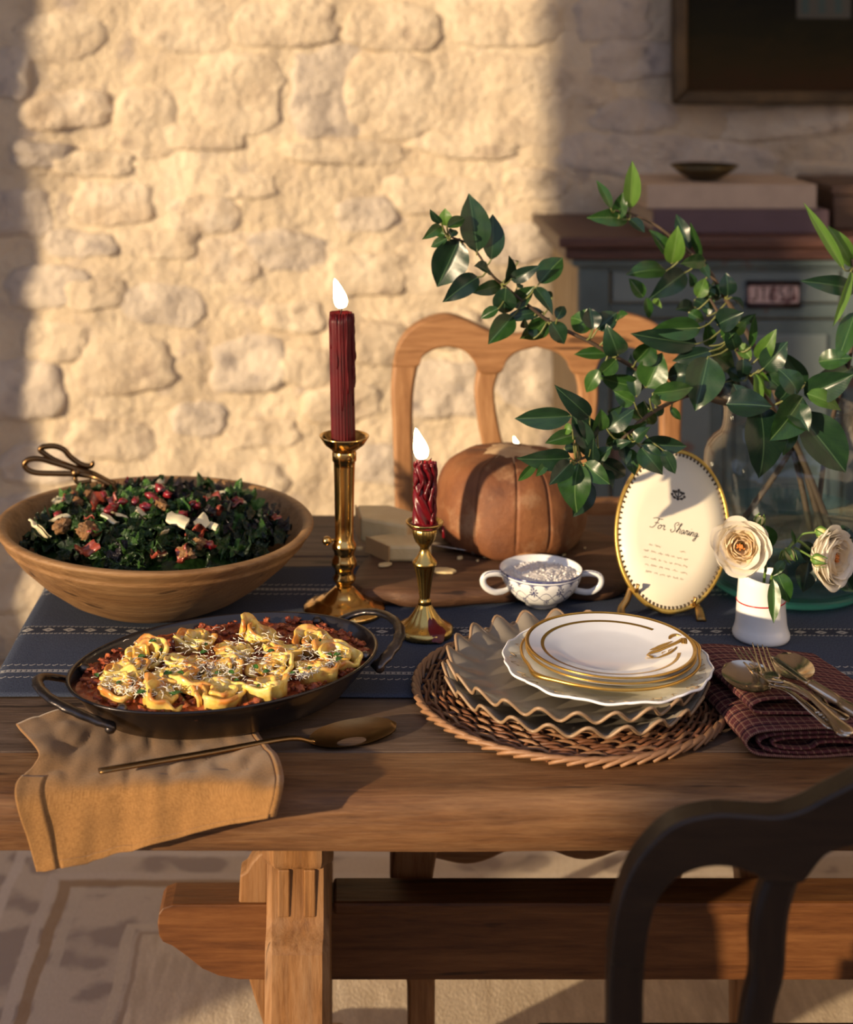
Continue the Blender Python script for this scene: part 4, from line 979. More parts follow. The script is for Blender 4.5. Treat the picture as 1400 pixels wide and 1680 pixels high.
def kale_mesh(seed, mt, curl=1.0):
    """one torn curly leaf, about 1 unit across"""
    m = MB(); rows = []; n, k = 44, 6; rn = random.Random(seed); asp = rn.uniform(.55, .95)
    for i in range(k + 1):
        q = i / k; row = []
        for j in range(n):
            a = 2 * PI * j / n
            rr_ = .5 * q * (1 + .25 * noise.noise(Vector((math.cos(a) * 1.5, math.sin(a) * 1.5, seed * 3.1))))
            ruf = q ** 3 * curl
            x, y = rr_ * math.cos(a), rr_ * math.sin(a) * asp
            z = .13 * ruf * math.sin(a * 7 + seed) + .075 * ruf * math.sin(a * 12 + seed * 2) + .12 * noise.noise(Vector((x * 3, y * 3, seed))) - .25 * x * x + .25 * y * y
            x += .05 * ruf * math.sin(a * 11 + seed); y += .05 * ruf * math.cos(a * 12)
            row.append((x, y, z))
        rows.append(row)
    m.grid(rows, close_u=True); return m.mesh('kale_leaf', mt)
kale = [kale_mesh(s, kale_ms[s % 4], 1.15) for s in range(12)]
def heap(x, y):
    """height of the salad surface above the bowl's foot"""
    r = math.hypot(x, y) / .19
    return .080 + .042 * max(0, 1 - r * r) ** .8 + .010 * noise.noise(Vector((x * 14, y * 14, 3))) + .008 * (-x) - .10 * max(0, r - .85)
m = MB(); rows = []
for k in range(9):
    q = k / 8 * .84; rows.append([SB + V(.19 * q * math.cos(2*PI*j/60) + .0002, .19 * q * math.sin(2*PI*j/60), heap(.19 * q * math.cos(2*PI*j/60), .19 * q * math.sin(2*PI*j/60)) - .013 + .006 * noise.noise(Vector((q * 30, j * .9, 1)))) for j in range(60)])
m.grid(rows, close_u=True)
tag(m.build('chopped_kale', kale_ms[0], origin=SB), 'dark chopped kale filling the wooden salad bowl beneath the leaves', 'kale', kind='stuff')
random.seed(11)
def placed(r0, r1): 
    a = random.uniform(0, 2 * PI); r = math.sqrt(random.uniform(r0 * r0, r1 * r1)); return r * math.cos(a), r * math.sin(a)
for i in range(185):
    x, y = placed(.0, .158); s = random.uniform(.030, .060); z = heap(x, y) + random.uniform(-.006, .004)
    mt = Matrix.Translation(SB + V(x, y, z)) @ Matrix.Rotation(random.uniform(0, 6.3), 4, 'Z') @ Matrix.Rotation(random.gauss(0, .45), 4, 'X') @ Matrix.Rotation(random.gauss(0, .45), 4, 'Y') @ Matrix.Diagonal((s, s, s, 1))
    pick = random.choices(range(12), weights=[3 if q % 4 == 0 else 4 if q % 4 == 1 else 1.6 if q % 4 == 2 else 1.6 for q in range(12)])[0]
    hue = ('dark green', 'mid green', 'bright green', 'purple tinged')[pick % 4]
    where = 'in the middle of the salad' if math.hypot(x, y) < .06 else ('at the back rim of the salad' if y > abs(x) else 'at the front rim of the salad' if -y > abs(x) else 'on the tongs side of the salad' if x < 0 else 'on the candlestick side of the salad')
    tag(inst('kale_leaf', kale[pick], mt), 'torn curly %s kale leaf %s' % (hue, where), 'kale leaf', 'kale leaves in the salad')
nutm = mat('walnut_kernel', [(0.3, (0.22, 0.095, 0.030)), (0.7, (0.42, 0.22, 0.085))], .4, scale=1.6, bump=.6, bscale=4, bdist=.1)
shavem = mat('cheese_shaving', (0.72, 0.64, 0.42), .45, scale=2); bacm = mat('crisp_bacon', [(0.3, (0.12, 0.02, 0.01)), (0.6, (0.30, 0.055, 0.03)), (0.8, (0.48, 0.20, 0.12))], .3, scale=2.2, coat=.4)
cranm = mat('dried_cranberry', [(0.3, (0.11, 0.006, 0.010)), (0.7, (0.28, 0.015, 0.02))], .28, scale=2, coat=.4)
def nut_mesh(seed):
    m = MB(); m.blob((0, 0, 0), .5, 18, 12, .75, 2.6, seed, (1, .75, .6)); return m.mesh('walnut', nutm)
def ber_mesh(seed):
    m = MB(); m.blob((0, 0, 0), .5, 12, 8, .55, 2.2, seed, (1, .7, .6)); return m.mesh('cranberry', cranm)
def sheet_mesh(name, seed, mt, asp, wav):
    m = MB(); rows = []; rn = random.Random(seed); sk = rn.uniform(-.3, .3)
    for lay in (0, 1):
        for i in range(7):
            v = i / 6 - .5; row = []
            for j in range(9):
                u = j / 8 - .5; e = (1 - .25 * abs(v) * rn.uniform(.6, 1.2)); zz = wav * math.sin(u * 7 + seed) * .12 + wav * .10 * math.sin(v * 5 + seed * 2) + .22 * u * u
                row.append((u * e + sk * v, v * asp, zz + (.035 if lay else -.035)))
            rows.append(row)
        rows[-7:] = rows[-7:] if not lay else rows[-7:][::-1]
    m.grid(rows, close_v=True); return m.mesh(name, mt)
nuts = [nut_mesh(i + 1) for i in range(3)]; bers = [ber_mesh(i + 5) for i in range(3)]
shv = [sheet_mesh('cheese_shaving', i, shavem, .55, .35) for i in range(3)]; bac = [sheet_mesh('bacon_piece', i + 9, bacm, .6, 1.3) for i in range(3)]
def at_salad(px, py):
    """the point of the salad surface seen at a pixel"""
    z = .10
    for _ in range(12):
        p = T(px, py, SB.z + z); r = math.hypot(p.x - SB.x, p.y - SB.y); k = min(1, .155 / max(r, 1e-6)); z = heap((p.x - SB.x) * k, (p.y - SB.y) * k); p = SB + V((p.x - SB.x) * k, (p.y - SB.y) * k, z)
        z = min(z, .125)
    return p
def put(meshes, name, spots, lab, cat, grp, flat=.30, lift=.013):
    for i, (px, py, sz) in enumerate(spots):
        p = at_salad(px, py); s = sz * 1.15 * p.y / FPX
        mt = Matrix.Translation(p + V(0, 0, lift)) @ Matrix.Rotation(random.uniform(0, 6.3), 4, 'Z') @ Matrix.Rotation(random.gauss(.35, flat), 4, 'X') @ Matrix.Rotation(random.gauss(0, flat), 4, 'Y') @ Matrix.Diagonal((s, s, s, 1))
        tag(inst(name, meshes[i % len(meshes)], mt), lab, cat, grp)
put(nuts, 'walnut', [(145, 886, 34), (102, 880, 32), (265, 846, 24), (140, 802, 22), (152, 812, 22), (128, 838, 16), (310, 903, 26), (325, 895, 24), (122, 826, 14), (146, 826, 18)], 'toasted walnut piece lying on the kale salad', 'walnut', 'walnuts in the salad')
put(shv, 'cheese_shaving', [(42, 888, 44), (98, 867, 26), (88, 836, 30), (231, 860, 32), (292, 870, 40), (270, 885, 20), (330, 876, 34), (180, 868, 34), (248, 815, 20), (264, 796, 22), (350, 880, 20), (265, 912, 22), (360, 825, 16), (195, 861, 22), (395, 838, 20), (262, 808, 18), (240, 805, 20)], 'thin pale cheese shaving on the kale salad', 'cheese', 'cheese shavings in the salad')
put(bac, 'bacon_piece', [(112, 834, 26), (160, 842, 32), (133, 924, 34), (300, 925, 30), (165, 806, 26), (225, 803, 22), (350, 838, 34), (322, 890, 32), (258, 902, 26), (185, 836, 24), (385, 842, 26), (450, 866, 20), (148, 870, 20), (355, 855, 24)], 'crisp browned red bacon piece on the kale salad', 'bacon', 'bacon in the salad')
put(bers, 'cranberry', [(215, 806, 20), (262, 818, 20), (248, 830, 18), (180, 855, 24), (188, 848, 20), (240, 848, 20), (320, 845, 20), (95, 860, 14), (222, 838, 16), (275, 828, 16), (200, 840, 16), (150, 888, 16), (388, 837, 16), (300, 860, 16), (232, 795, 16), (345, 900, 18), (255, 838, 16), (170, 828, 16)], 'dark red dried cranberry in the kale salad', 'cranberry', 'cranberries in the salad')
# salad servers
tongm = mat('antique_bronze', [(0.3, (0.10, 0.055, 0.024)), (0.7, (0.20, 0.115, 0.05))], .3, 1.0, scale=10)
tp = P(112, 762, 2.17)
tg = thing('salad_tongs', tp, 'bronze scissor salad tongs with two looped handles stuck in the salad', 'tongs')
Yq = 2.17
loop1 = [(182, 792, Yq - .02), (150, 776, Yq), (118, 766, Yq), (90, 755, Yq), (74, 745, Yq), (66, 738, Yq), (72, 733, Yq), (90, 732, Yq), (105, 738, Yq), (115, 749, Yq), (128, 759, Yq), (140, 764, Yq), (150, 764, Yq), (153, 757, Yq)]
loop2 = [(190, 800, Yq - .05), (160, 784, Yq - .02), (128, 778, Yq - .015), (95, 777, Yq - .015), (62, 776, Yq - .015), (46, 771, Yq - .015), (40, 762, Yq - .015), (48, 754, Yq - .015), (66, 753, Yq - .015), (88, 759, Yq - .012), (112, 766, Yq - .012), (145, 778, Yq - .012), (188, 794, Yq - .03)]
for lp, w in ((loop1, .0082), (loop2, .0082)):
    pts = catmull([P(*q) for q in lp], 48); MB().bar(pts, [w] * 44 + [w * .9, w * .8, w * .6, w * .3] if lp is loop1 else [w] * 48, w, 8, up=(0, 1, 0)).build('looped_handle', tongm, tg)
a = P(122, 778, Yq - .015); MB().bar(catmull([a, P(124, 786, Yq - .018), P(128, 792, Yq - .018), P(150, 789, Yq - .018)], 10), .006, None, 8, up=(0, 1, 0)).build('stop', tongm, tg)
MB().blob(P(124, 777, Yq - .022), .006, 12, 8, sc=(1, .6, 1)).build('pivot', tongm, tg)
for (a, b) in (((182, 792, Yq - .02), (235, 835, Yq - .09)), ((186, 799, Yq - .05), (215, 850, Yq - .11))):
    MB().bar(catmull([P(*a), P((a[0]+b[0])/2, (a[1]+b[1])/2, (a[2]+b[2])/2), P(*b)], 10), [.009, .009, .009, .010, .014, .022, .03, .034, .028, .012], [.006] * 10, 8, up=(0, 0, 1)).build('serving_blade', tongm, tg)

# ------------------------------------------------------------------ baked pasta in the oval pan
iron = mat('black_carbon_steel', [(0.3, (0.012, 0.010, 0.012)), (0.7, (0.028, 0.023, 0.024))], .28, .6, scale=7, rvar=.2, coat=.25)
ironh = mat('worn_forged_handle', [(0.35, (0.03, 0.026, 0.026)), (0.75, (0.14, 0.12, 0.115))], .32, .9, scale=14, bump=.5, bscale=20)
PC = V(-.1275, 1.692, TZ + .0115); PA, PB, PROT = .180, .1247, math.radians(28.4)
pan_ = thing('oval_pan', PC, 'black oval carbon steel gratin pan with two looped handles', 'pan')
def el(r, z, a): return r, z
pp = [(.0005, 0), (.60, 0), (.74, .0015), (.80, .006), (.90, .024), (.975, .040), (.985, .0425), (1.0, .0435), (1.002, .0450), (.992, .0462), (.978, .0452), (.965, .041), (.89, .026), (.79, .0095), (.72, .004), (.0005, .004)]
MB().lathe(pp, PC, 110, None, sx=PA, sy=PB, rot=PROT).build('pan_body', iron, pan_)
def epan(u, v, z):
    """u along the long axis (-1..1), v across, z above the pan's foot"""
    x, y = u * PA, v * PB
    return PC + V(x * math.cos(PROT) - y * math.sin(PROT), x * math.sin(PROT) + y * math.cos(PROT), z)
for s in (-1, 1):
    pts = [epan(s * u, (-1 if k > 3 else 1) * v, z) for k, (u, v, z) in enumerate(((.855, .50, .027), (.96, .47, .036), (1.09, .36, .047), (1.165, .14, .052), (1.165, .14, .052), (1.09, .36, .047), (.96, .47, .036), (.855, .50, .027)))]
    cp = catmull(pts, 40); w = [.019 - .007 * math.sin(PI * i / 39) for i in range(40)]
    h = MB().bar(cp, [a * (1 + .12 * math.sin(i * 1.9)) for i, a in enumerate(w)], .0075, 8).build('handle', ironh, pan_)
    for k in (0, 7):
        d = (pts[k] - PC); d.z = 0; d.normalize(); q = pts[k]; side = epan(s * .83, (-1 if k > 3 else 1) * .49, .027)
        MB().blob(side + d * .010, .0062, 12, 8, sc=(1, 1, .9)).build('rivet', ironh, h)
        MB().blob(epan(s * .80, (-1 if k > 3 else 1) * .47, .041), .0060, 12, 8, sc=(1, 1, .9)).build('rivet', ironh, h)
sauce = mat('meat_sauce', [(0.3, (0.15, 0.016, 0.006)), (0.5, (0.36, 0.06, 0.012)), (0.7, (0.55, 0.15, 0.03))], .32, scale=120, detail=6, bump=.9, bscale=160, bdist=.006, coat=.3)
m = MB(); rows = []
for k in range(22):
    q = k / 21; row = []
    for j in range(110):
        a = 2 * PI * j / 110; p = epan(q * .945 * math.cos(a), q * .945 * math.sin(a), .0385)
        row.append(p + V(0, 0, .0040 * noise.noise(p * 60) + .0032 * noise.noise(p * 140) - .003 * q ** 8))
    rows.append(row)
m.grid(rows, close_u=True)
for i in range(520):
    a, r = random.uniform(0, 2 * PI), math.sqrt(random.uniform(.05, 1)) * .91
    p = epan(r * math.cos(a), r * math.sin(a), .0395); m.blob(p + V(0, 0, .0022 * random.random()), random.uniform(.0018, .0052), 8, 6, 1.1, 3.2, i, (random.uniform(.8, 1.4), random.uniform(.7, 1.1), random.uniform(.5, .8)))
tag(m.build('meat_sauce', sauce, origin=PC), 'chunky red meat sauce filling the oval black pan', 'sauce', kind='stuff')
def pasta_mat():
    m, nt, bs = newmat('baked_pasta'); vec = coords(nt, 'Object'); sp = nt.nodes.new('ShaderNodeSeparateXYZ'); tcn = nt.nodes.new('ShaderNodeTexCoord'); nt.links.new(tcn.outputs['Object'], sp.inputs[0])
    oi = nt.nodes.new('ShaderNodeObjectInfo'); n = X(nt, noisen(nt, vec, 90, 4)); z = X(nt, sp.outputs[2])
    col = ramp(nt, n.s, [(0.3, (0.70, 0.38, 0.05)), (0.5, (0.82, 0.60, 0.15)), (0.75, (0.88, 0.74, 0.33))])
    toast = X(nt, noisen(nt, vec, 45, 3)) + z * 10.0 - .09
    col = mixc(nt, X(nt, ramp(nt, toast.s, [(0.49, 0.0), (0.64, 0.9)])), col, (0.55, 0.17, 0.02))
    nt.links.new(col, bs.inputs['Base Color']); bs.inputs['Roughness'].default_value = .32; bs.inputs['Coat Weight'].default_value = .25; bs.inputs['Subsurface Weight'].default_value = .12; bs.inputs['Subsurface Scale'].default_value = .004
    addbump(nt, bs, noisen(nt, vec, 220, 3), .3, .001); return m
pam = pasta_mat()
def pasta_mesh(seed):
    """a rolled ruffled pasta rosette"""
    m = MB(); rn = random.Random(seed); n = 84; rows = []; turns = rn.uniform(1.7, 2.3); ph = rn.uniform(0, 6)
    for i in range(n):
        t = i / (n - 1); th_ = ph + t * turns * 2 * PI; r = .0045 + .0185 * t ** .85
        r *= 1 + .10 * math.sin(3 * th_ + seed)
        c, s = math.cos(th_), math.sin(th_); top = .0120 - .0035 * t + .0013 * math.sin(5 * th_ + seed) * (.4 + t); w = .0027
        lean = .0050 * (.25 + t) + .0016 * math.sin(5 * th_ + 1)
        prof = [(-w, -.006), (w, -.006), (w + lean * .4, top * .5), (w * .95 + lean, top * .93), (w * .4 + lean, top + .0018), (-w * .5 + lean, top + .0016), (-w + lean * .9, top * .85), (-w + lean * .35, top * .45)]
        nn = Vector((c * r * 70, s * r * 70, seed * 2.3)); ex = .0032 * noise.noise(nn * 1.3); ez_ = .0030 * noise.noise(nn + Vector((5, 1, 9)))
        rows.append([((r + a + ex * (.3 + max(b, 0) * 60)) * c, (r + a + ex) * s * .9, b + ez_ * (b > 0)) for a, b in prof])
    m.grid(rows, close_u=True, flip=True); q = len(rows[0]); m.f.append(tuple(range(q))); m.f.append(tuple((n - 1) * q + j for j in reversed(range(q))))
    return m.mesh('pasta_rosette', pam)
pas = [pasta_mesh(i) for i in range(5)]
spots = [(240, 1080), (322, 1056), (425, 1046), (516, 1058), (556, 1083), (204, 1108), (182, 1136), (303, 1093), (282, 1119), (380, 1073), (462, 1074), (372, 1105), (452, 1102), (522, 1106), (252, 1153), (358, 1155), (448, 1136), (312, 1130)]
prow = [('back', [(322, 1056), (425, 1046), (516, 1058)]), ('second', [(240, 1080), (380, 1073), (462, 1074), (556, 1083)]), ('middle', [(204, 1108), (303, 1093), (372, 1105), (452, 1102), (522, 1106)]),
        ('fourth', [(182, 1136), (282, 1119), (312, 1130), (448, 1136)]), ('front', [(252, 1153), (358, 1155)])]
pz = PC.z + .0425
def inpan(p, lim=.755):
    d = p - PC; u = (d.x * math.cos(PROT) + d.y * math.sin(PROT)) / PA; v = (-d.x * math.sin(PROT) + d.y * math.cos(PROT)) / PB
    k = min(1, lim / max(math.hypot(u, v), 1e-6)); return epan(u * k, v * k, p.z - PC.z)
for i, (px, py) in enumerate(spots):
    p = inpan(T(px, py + 2, pz)); s = random.uniform(.90, 1.06)
    mt = Matrix.Translation(p) @ Matrix.Rotation(random.uniform(0, 6.3), 4, 'Z') @ Matrix.Rotation(random.gauss(0, .2), 4, 'X') @ Matrix.Rotation(random.gauss(0, .2), 4, 'Y') @ Matrix.Diagonal((s, s, s * .95, 1))
    row_ = [r for r in prow if (px, py) in r[1]][0]; q_ = sorted(row_[1]).index((px, py))
    tag(inst('pasta_rosette', pas[i % 5], mt), 'baked pasta rosette, %s from the left in the %s row of the pan' % (('first', 'second', 'third', 'fourth', 'fifth')[q_], row_[0]), 'pasta', 'pasta rosettes in the pan')
shred = mat('grated_cheese', (0.88, 0.82, 0.68), .5, scale=30)
m = MB()
for i in range(900):
    b = random.choice(spots[:14] + [(300, 1110), (340, 1090), (240, 1125), (420, 1080)]); px, py = b[0] + random.gauss(0, 26), b[1] + random.gauss(0, 10)
    p = inpan(T(px, py, pz + random.uniform(.008, .0145)), .84)
    d = V(random.gauss(0, 1), random.gauss(0, 1), random.gauss(0, .35)).normalized(); L = random.uniform(.004, .011); s2 = d.cross(V(0, 0, 1)) * .25 * L
    m.tube([p - d * L / 2, p + s2, p + d * L / 2], [.0003, .0005, .0003], 4)
tag(m.build('grated_cheese', shred, origin=(PC.x, PC.y, pz)), 'fine white grated cheese strewn over the baked pasta', 'cheese', kind='stuff')
herbm = leafm('herb_leaf', (0.010, 0.05, 0.006), (0.03, 0.12, 0.012), (0.09, 0.24, 0.03))
# ------------------------------------------------------------------ leaves (shared shapes)
def leaf_mesh(name, mt, seed=0, fold=.18, arch=.10, twist=0.0, belly=.42, n=14, rows_=9):
    """leaf of unit length along +Y from its base, unit width"""
    m = MB(); rows = []
    for i in range(n + 1):
        t = i / n
        w = .5 * (math.sin(PI * t ** (math.log(.5) / math.log(belly)))) ** .80
        if t > .82: w *= 1 - .35 * ((t - .82) / .18)
        w = max(w, .004); row = []
        for j in range(rows_):
            u = j / (rows_ - 1) * 2 - 1; x = u * w; z = fold * abs(x) * 1.2 + arch * math.sin(PI * t) - arch * 1.3 * t * t
            z += .020 * math.sin(t * 17 + u * 2 + seed) * abs(u)
            a = twist * t; x, z = x * math.cos(a) - z * math.sin(a) * .3, z + x * math.sin(a)
            row.append((x, t, z))
        rows.append(row)
    m.grid(rows); return m.mesh(name, mt)
def foliage(name, dark, mid, light, rib, rough=.31, trans=.07):
    m, nt, bs = newmat(name); tcn = nt.nodes.new('ShaderNodeTexCoord'); sp = nt.nodes.new('ShaderNodeSeparateXYZ'); nt.links.new(tcn.outputs['Object'], sp.inputs[0])
    x, y = X(nt, sp.outputs[0]), X(nt, sp.outputs[1]); oi = nt.nodes.new('ShaderNodeObjectInfo')
    f = noisen(nt, coords(nt, 'Object', (3, 2, 3)), 1.6, 4); f = (X(nt, f) * .6 + X(nt, oi.outputs['Random']) * .4)
    col = ramp(nt, f.s, [(0.25, dark), (0.5, mid), (0.8, light)])
    ribm = x.abs().lt(.014); veins = ((y * 13.0 - x.abs() * 9.0).fract() - .5).abs().lt(.05) * x.abs().gt(.014)
    col = mixc(nt, veins * .06, col, rib); col = mixc(nt, ribm * .65, col, rib)
    nt.links.new(col, bs.inputs['Base Color']); bs.inputs['Roughness'].default_value = rough; bs.inputs['Specular IOR Level'].default_value = .36
    addbump(nt, bs, veins.neg() * .3 + ribm.neg() * 2.0, .12, .01)
    tr = nt.nodes.new('ShaderNodeBsdfTranslucent'); mx = nt.nodes.new('ShaderNodeMixShader'); mx.inputs[0].default_value = trans
    tr.inputs[0].default_value = rgb(tuple(c * 2.2 for c in light)); out_ = nt.nodes['Material Output']
    nt.links.new(bs.outputs[0], mx.inputs[1]); nt.links.new(tr.outputs[0], mx.inputs[2]); nt.links.new(mx.outputs[0], out_.inputs[0]); return m
fol_d = foliage('leaf_deep_green', (0.005, 0.016, 0.011), (0.009, 0.027, 0.013), (0.017, 0.048, 0.016), (0.07, 0.13, 0.06))
fol_m = foliage('leaf_mid_green', (0.010, 0.034, 0.008), (0.019, 0.060, 0.011), (0.038, 0.095, 0.018), (0.11, 0.19, 0.06))
fol_b = foliage('leaf_fresh_green', (0.040, 0.100, 0.012), (0.075, 0.165, 0.022), (0.12, 0.22, 0.04), (0.18, 0.28, 0.09), .45, .18)
LV = {}
for key, mt in (('d', fol_d), ('m', fol_m), ('b', fol_b)):
    LV[key] = [leaf_mesh('leaf', mt, 1, .30, .07), leaf_mesh('leaf', mt, 2, .16, .14, .25), leaf_mesh('leaf', mt, 3, .45, .05, -.2), leaf_mesh('leaf', mt, 4, .22, .18, .5, .38)]
rnd = random.Random(5)
def put_leaf(parent, B, Tp, w, kind='m', i=0, tilt=None):
    d = Tp - B; n = V(rnd.gauss(0, .28), -1, .35 + rnd.gauss(0, .28)) if tilt is None else Vector(tilt)
    mt = frame(B, d, n, w, d.length, w)
    return inst('leaf', LV[kind][i % 4], mt, parent)
bark = mat('twig_bark', [(0.3, (0.035, 0.020, 0.012)), (0.7, (0.10, 0.065, 0.035))], .7, scale=30, stretch=(1, 1, .3), bump=.4)
twigm = mat('green_twig', (0.16, 0.17, 0.05), .5, scale=30)
Z = {1: (690, 300, .21428), 2: (840, 480, .22624), 3: (960, 250, .21428), 4: (1040, 460, .25714), 5: (1320, 320, .226)}
def zp(z, x, y): o = Z[z]; return o[0] + x * o[2], o[1] + y * o[2]
def branch(label, stem, ys, leaves, yoff):
    """stem: points seen in the photo with depth; leaves: (view, base, tip, width, kind)"""
    sp_ = [P(x, y, Y) for x, y, Y in stem]; o = sp_[0]
    b = thing('leafy_branch', o, label, 'branch', 'evergreen branches in the glass jar')
    n = 60; cp = [Vector(p) for p in catmull(sp_, n)]
    MB().tube(cp, [lerp(ys[0], ys[1], i / (n - 1)) for i in range(n)], 7).build('stem', bark, b)
    for i, (z, bx, by, tx, ty, w, kd) in enumerate(leaves):
        x0, y0 = zp(z, bx, by); x1, y1 = zp(z, tx, ty)
        # depth follows the closest stretch of the stem
        best = min(cp, key=lambda c: ((c.x * FPX / c.y + UX - x0) ** 2 + ((CZ - c.z) * FPX / c.y + UY - y0) ** 2))
        Y = best.y + rnd.uniform(-.022, .012) + yoff
        if best.x > .50 and y0 > 640 and label.startswith('dense'): Y = rnd.uniform(1.925, 1.945)
        B_ = P(x0, y0, Y); T_ = P(x1, y1, Y + rnd.uniform(-.03, .02))
        lf = put_leaf(b, B_, T_, w * Z[z][2] * Y / FPX * 1.2, kd, i)
        r0 = min(cp, key=lambda c: (c - B_).length); mid = (r0 + B_) / 2 + V(0, 0, -.004)
        if (r0 - B_).length < .06: MB().tube(catmull([r0, mid, B_, B_ + (T_ - B_) * .06], 7), [.0014, .0013, .0012, .0011, .0010, .0009, .0006], 5).build('petiole', twigm, b)
    return b
JY = 2.07
A_l = [(1,435,530,375,80,205,'d'),(1,540,590,562,235,150,'d'),(1,300,425,128,802,235,'d'),(1,445,720,175,905,140,'d'),(1,530,690,420,630,110,'d'),(1,620,780,400,840,95,'m'),(1,650,770,685,560,105,'d'),(1,690,740,915,640,95,'d'),(1,910,770,1090,565,155,'m'),
 (1,655,800,640,1022,155,'d'),(1,715,950,872,790,115,'m'),(1,880,800,1018,1000,95,'d'),(1,600,960,458,1037,75,'m'),(1,940,985,635,1040,90,'d'),(1,705,1020,520,1232,145,'m'),(1,985,1035,763,1212,145,'m'),(1,1000,1065,1107,1235,125,'d'),(1,1045,1045,1102,933,75,'d'),
 (1,1010,880,955,830,45,'m'),(1,740,800,780,770,50,'d'),(1,745,610,700,590,40,'d'),(1,160,310,72,208,65,'d'),(1,205,340,342,268,80,'m'),(1,160,330,22,427,75,'m'),(1,215,420,76,492,62,'m'),(1,200,330,188,198,95,'b'),(1,200,400,105,375,60,'m'),(1,230,410,262,345,65,'d'),
 (1,790,1110,800,1040,50,'d'),(1,870,1190,850,1090,60,'d'),(2,590,270,562,108,115,'d'),(2,580,265,425,165,165,'m'),(2,620,270,765,140,125,'d'),(2,760,200,830,150,80,'m'),(2,700,440,452,447,78,'m'),(2,770,455,695,248,150,'d'),(2,760,480,632,602,105,'m'),(2,640,560,533,727,95,'m'),
 (2,900,500,1035,350,160,'m'),(2,905,760,858,440,90,'d'),(2,975,690,1090,438,190,'m'),(2,960,690,632,622,135,'m')]
branch('long evergreen branch in the glass jar, arching far out above the round loaf',
       [(1330, 868, JY), (1300, 735, JY), (1262, 690, JY), (1180, 655, 2.05), (1090, 628, 2.03), (1014, 588, 2.01), (968, 561, 2.0), (905, 530, 2.0), (862, 497, 2.0), (826, 468, 2.0), (805, 448, 1.99), (775, 405, 1.99), (738, 388, 1.98)], (.0042, .0013), A_l, 0)
C_l = [(2,890,800,742,720,105,'m'),(2,1020,730,1326,690,118,'m'),(2,960,785,978,965,158,'m'),(2,1000,770,1097,790,65,'m'),(2,1040,830,1098,890,65,'d'),(2,1150,830,1228,927,48,'m'),(2,435,895,18,916,135,'d'),(2,565,905,322,684,125,'d'),(2,570,1138,438,880,120,'d'),(2,605,1070,480,880,120,'d'),
 (2,460,1030,243,1090,95,'m'),(2,430,1200,43,1212,140,'d'),(2,180,1230,43,1372,58,'m'),(2,255,1240,178,1332,54,'m'),(2,430,1230,273,1392,115,'d'),(2,488,1235,452,1602,205,'m'),(2,575,1370,448,1632,130,'d'),(2,530,1235,702,1388,125,'m'),(2,625,1210,832,1332,125,'d'),(2,650,1290,737,1397,95,'d'),
 (2,590,1240,590,1063,95,'d'),(2,600,1220,722,1118,85,'m'),(2,685,1098,982,948,150,'m'),(2,720,1112,862,1080,66,'d'),(2,620,1010,650,848,115,'m'),(2,690,990,885,848,130,'d'),(2,700,870,802,824,66,'d'),(2,890,1080,997,968,85,'d'),(2,812,1112,832,1245,80,'d'),(2,850,1130,890,1322,95,'m'),
 (2,935,1100,1272,1116,120,'d'),(2,935,1120,1097,1317,150,'d'),(2,1095,1140,1187,1317,88,'d'),(2,380,1130,503,1122,66,'d'),(2,480,1090,562,1182,56,'d'),(2,440,1000,370,985,70,'b'),(2,690,1180,560,1230,60,'d')]
branch('drooping evergreen branch in the glass jar, hanging low over the oval card',
       [(1222, 850, JY - .02), (1290, 752, JY), (1300, 715, JY), (1240, 672, 2.04), (1180, 660, 2.0), (1134, 648, 1.97), (1085, 668, 1.94), (1052, 690, 1.93), (1030, 712, 1.92), (1000, 738, 1.92), (966, 748, 1.91), (945, 757, 1.90)], (.0040, .0015), C_l, 0)
B_l = [(3,345,430,365,66,115,'b'),(3,200,435,95,208,75,'m'),(3,255,505,290,306,95,'m'),(3,325,512,26,494,118,'m'),(3,340,512,460,612,85,'d'),(3,660,852,716,576,128,'b'),(3,640,800,495,590,115,'m'),(3,795,750,700,465,105,'d'),(3,890,805,806,536,58,'m'),(3,625,908,325,920,135,'m'),(3,450,1110,338,965,95,'m'),
 (3,768,920,506,1112,155,'d'),(3,922,828,736,850,95,'m'),(3,880,830,955,965,66,'d'),(3,825,1030,800,920,66,'d'),(3,860,1112,925,958,95,'b'),(3,940,1252,940,975,90,'m'),(3,1092,1102,1087,926,115,'d'),(3,835,1190,698,1200,105,'d'),(3,530,1120,584,1187,44,'b'),(3,470,1110,494,1275,64,'m'),(3,840,1130,950,1190,90,'d'),(3,1000,1090,880,1030,80,'m'),(3,1120,1110,1220,1190,70,'d'),(3,1180,1300,1310,1240,70,'d'),(3,960,1120,1040,1010,80,'d')]
branch('tall evergreen branch in the glass jar, rising in front of the teal cabinet',
       [(1350, 870, JY), (1318, 760, JY), (1290, 690, JY), (1262, 620, 2.08), (1225, 545, 2.1), (1185, 480, 2.1), (1160, 440, 2.1), (1125, 408, 2.1), (1080, 372, 2.1), (1040, 352, 2.1), (1010, 345, 2.09)], (.0050, .0014), B_l, 0)
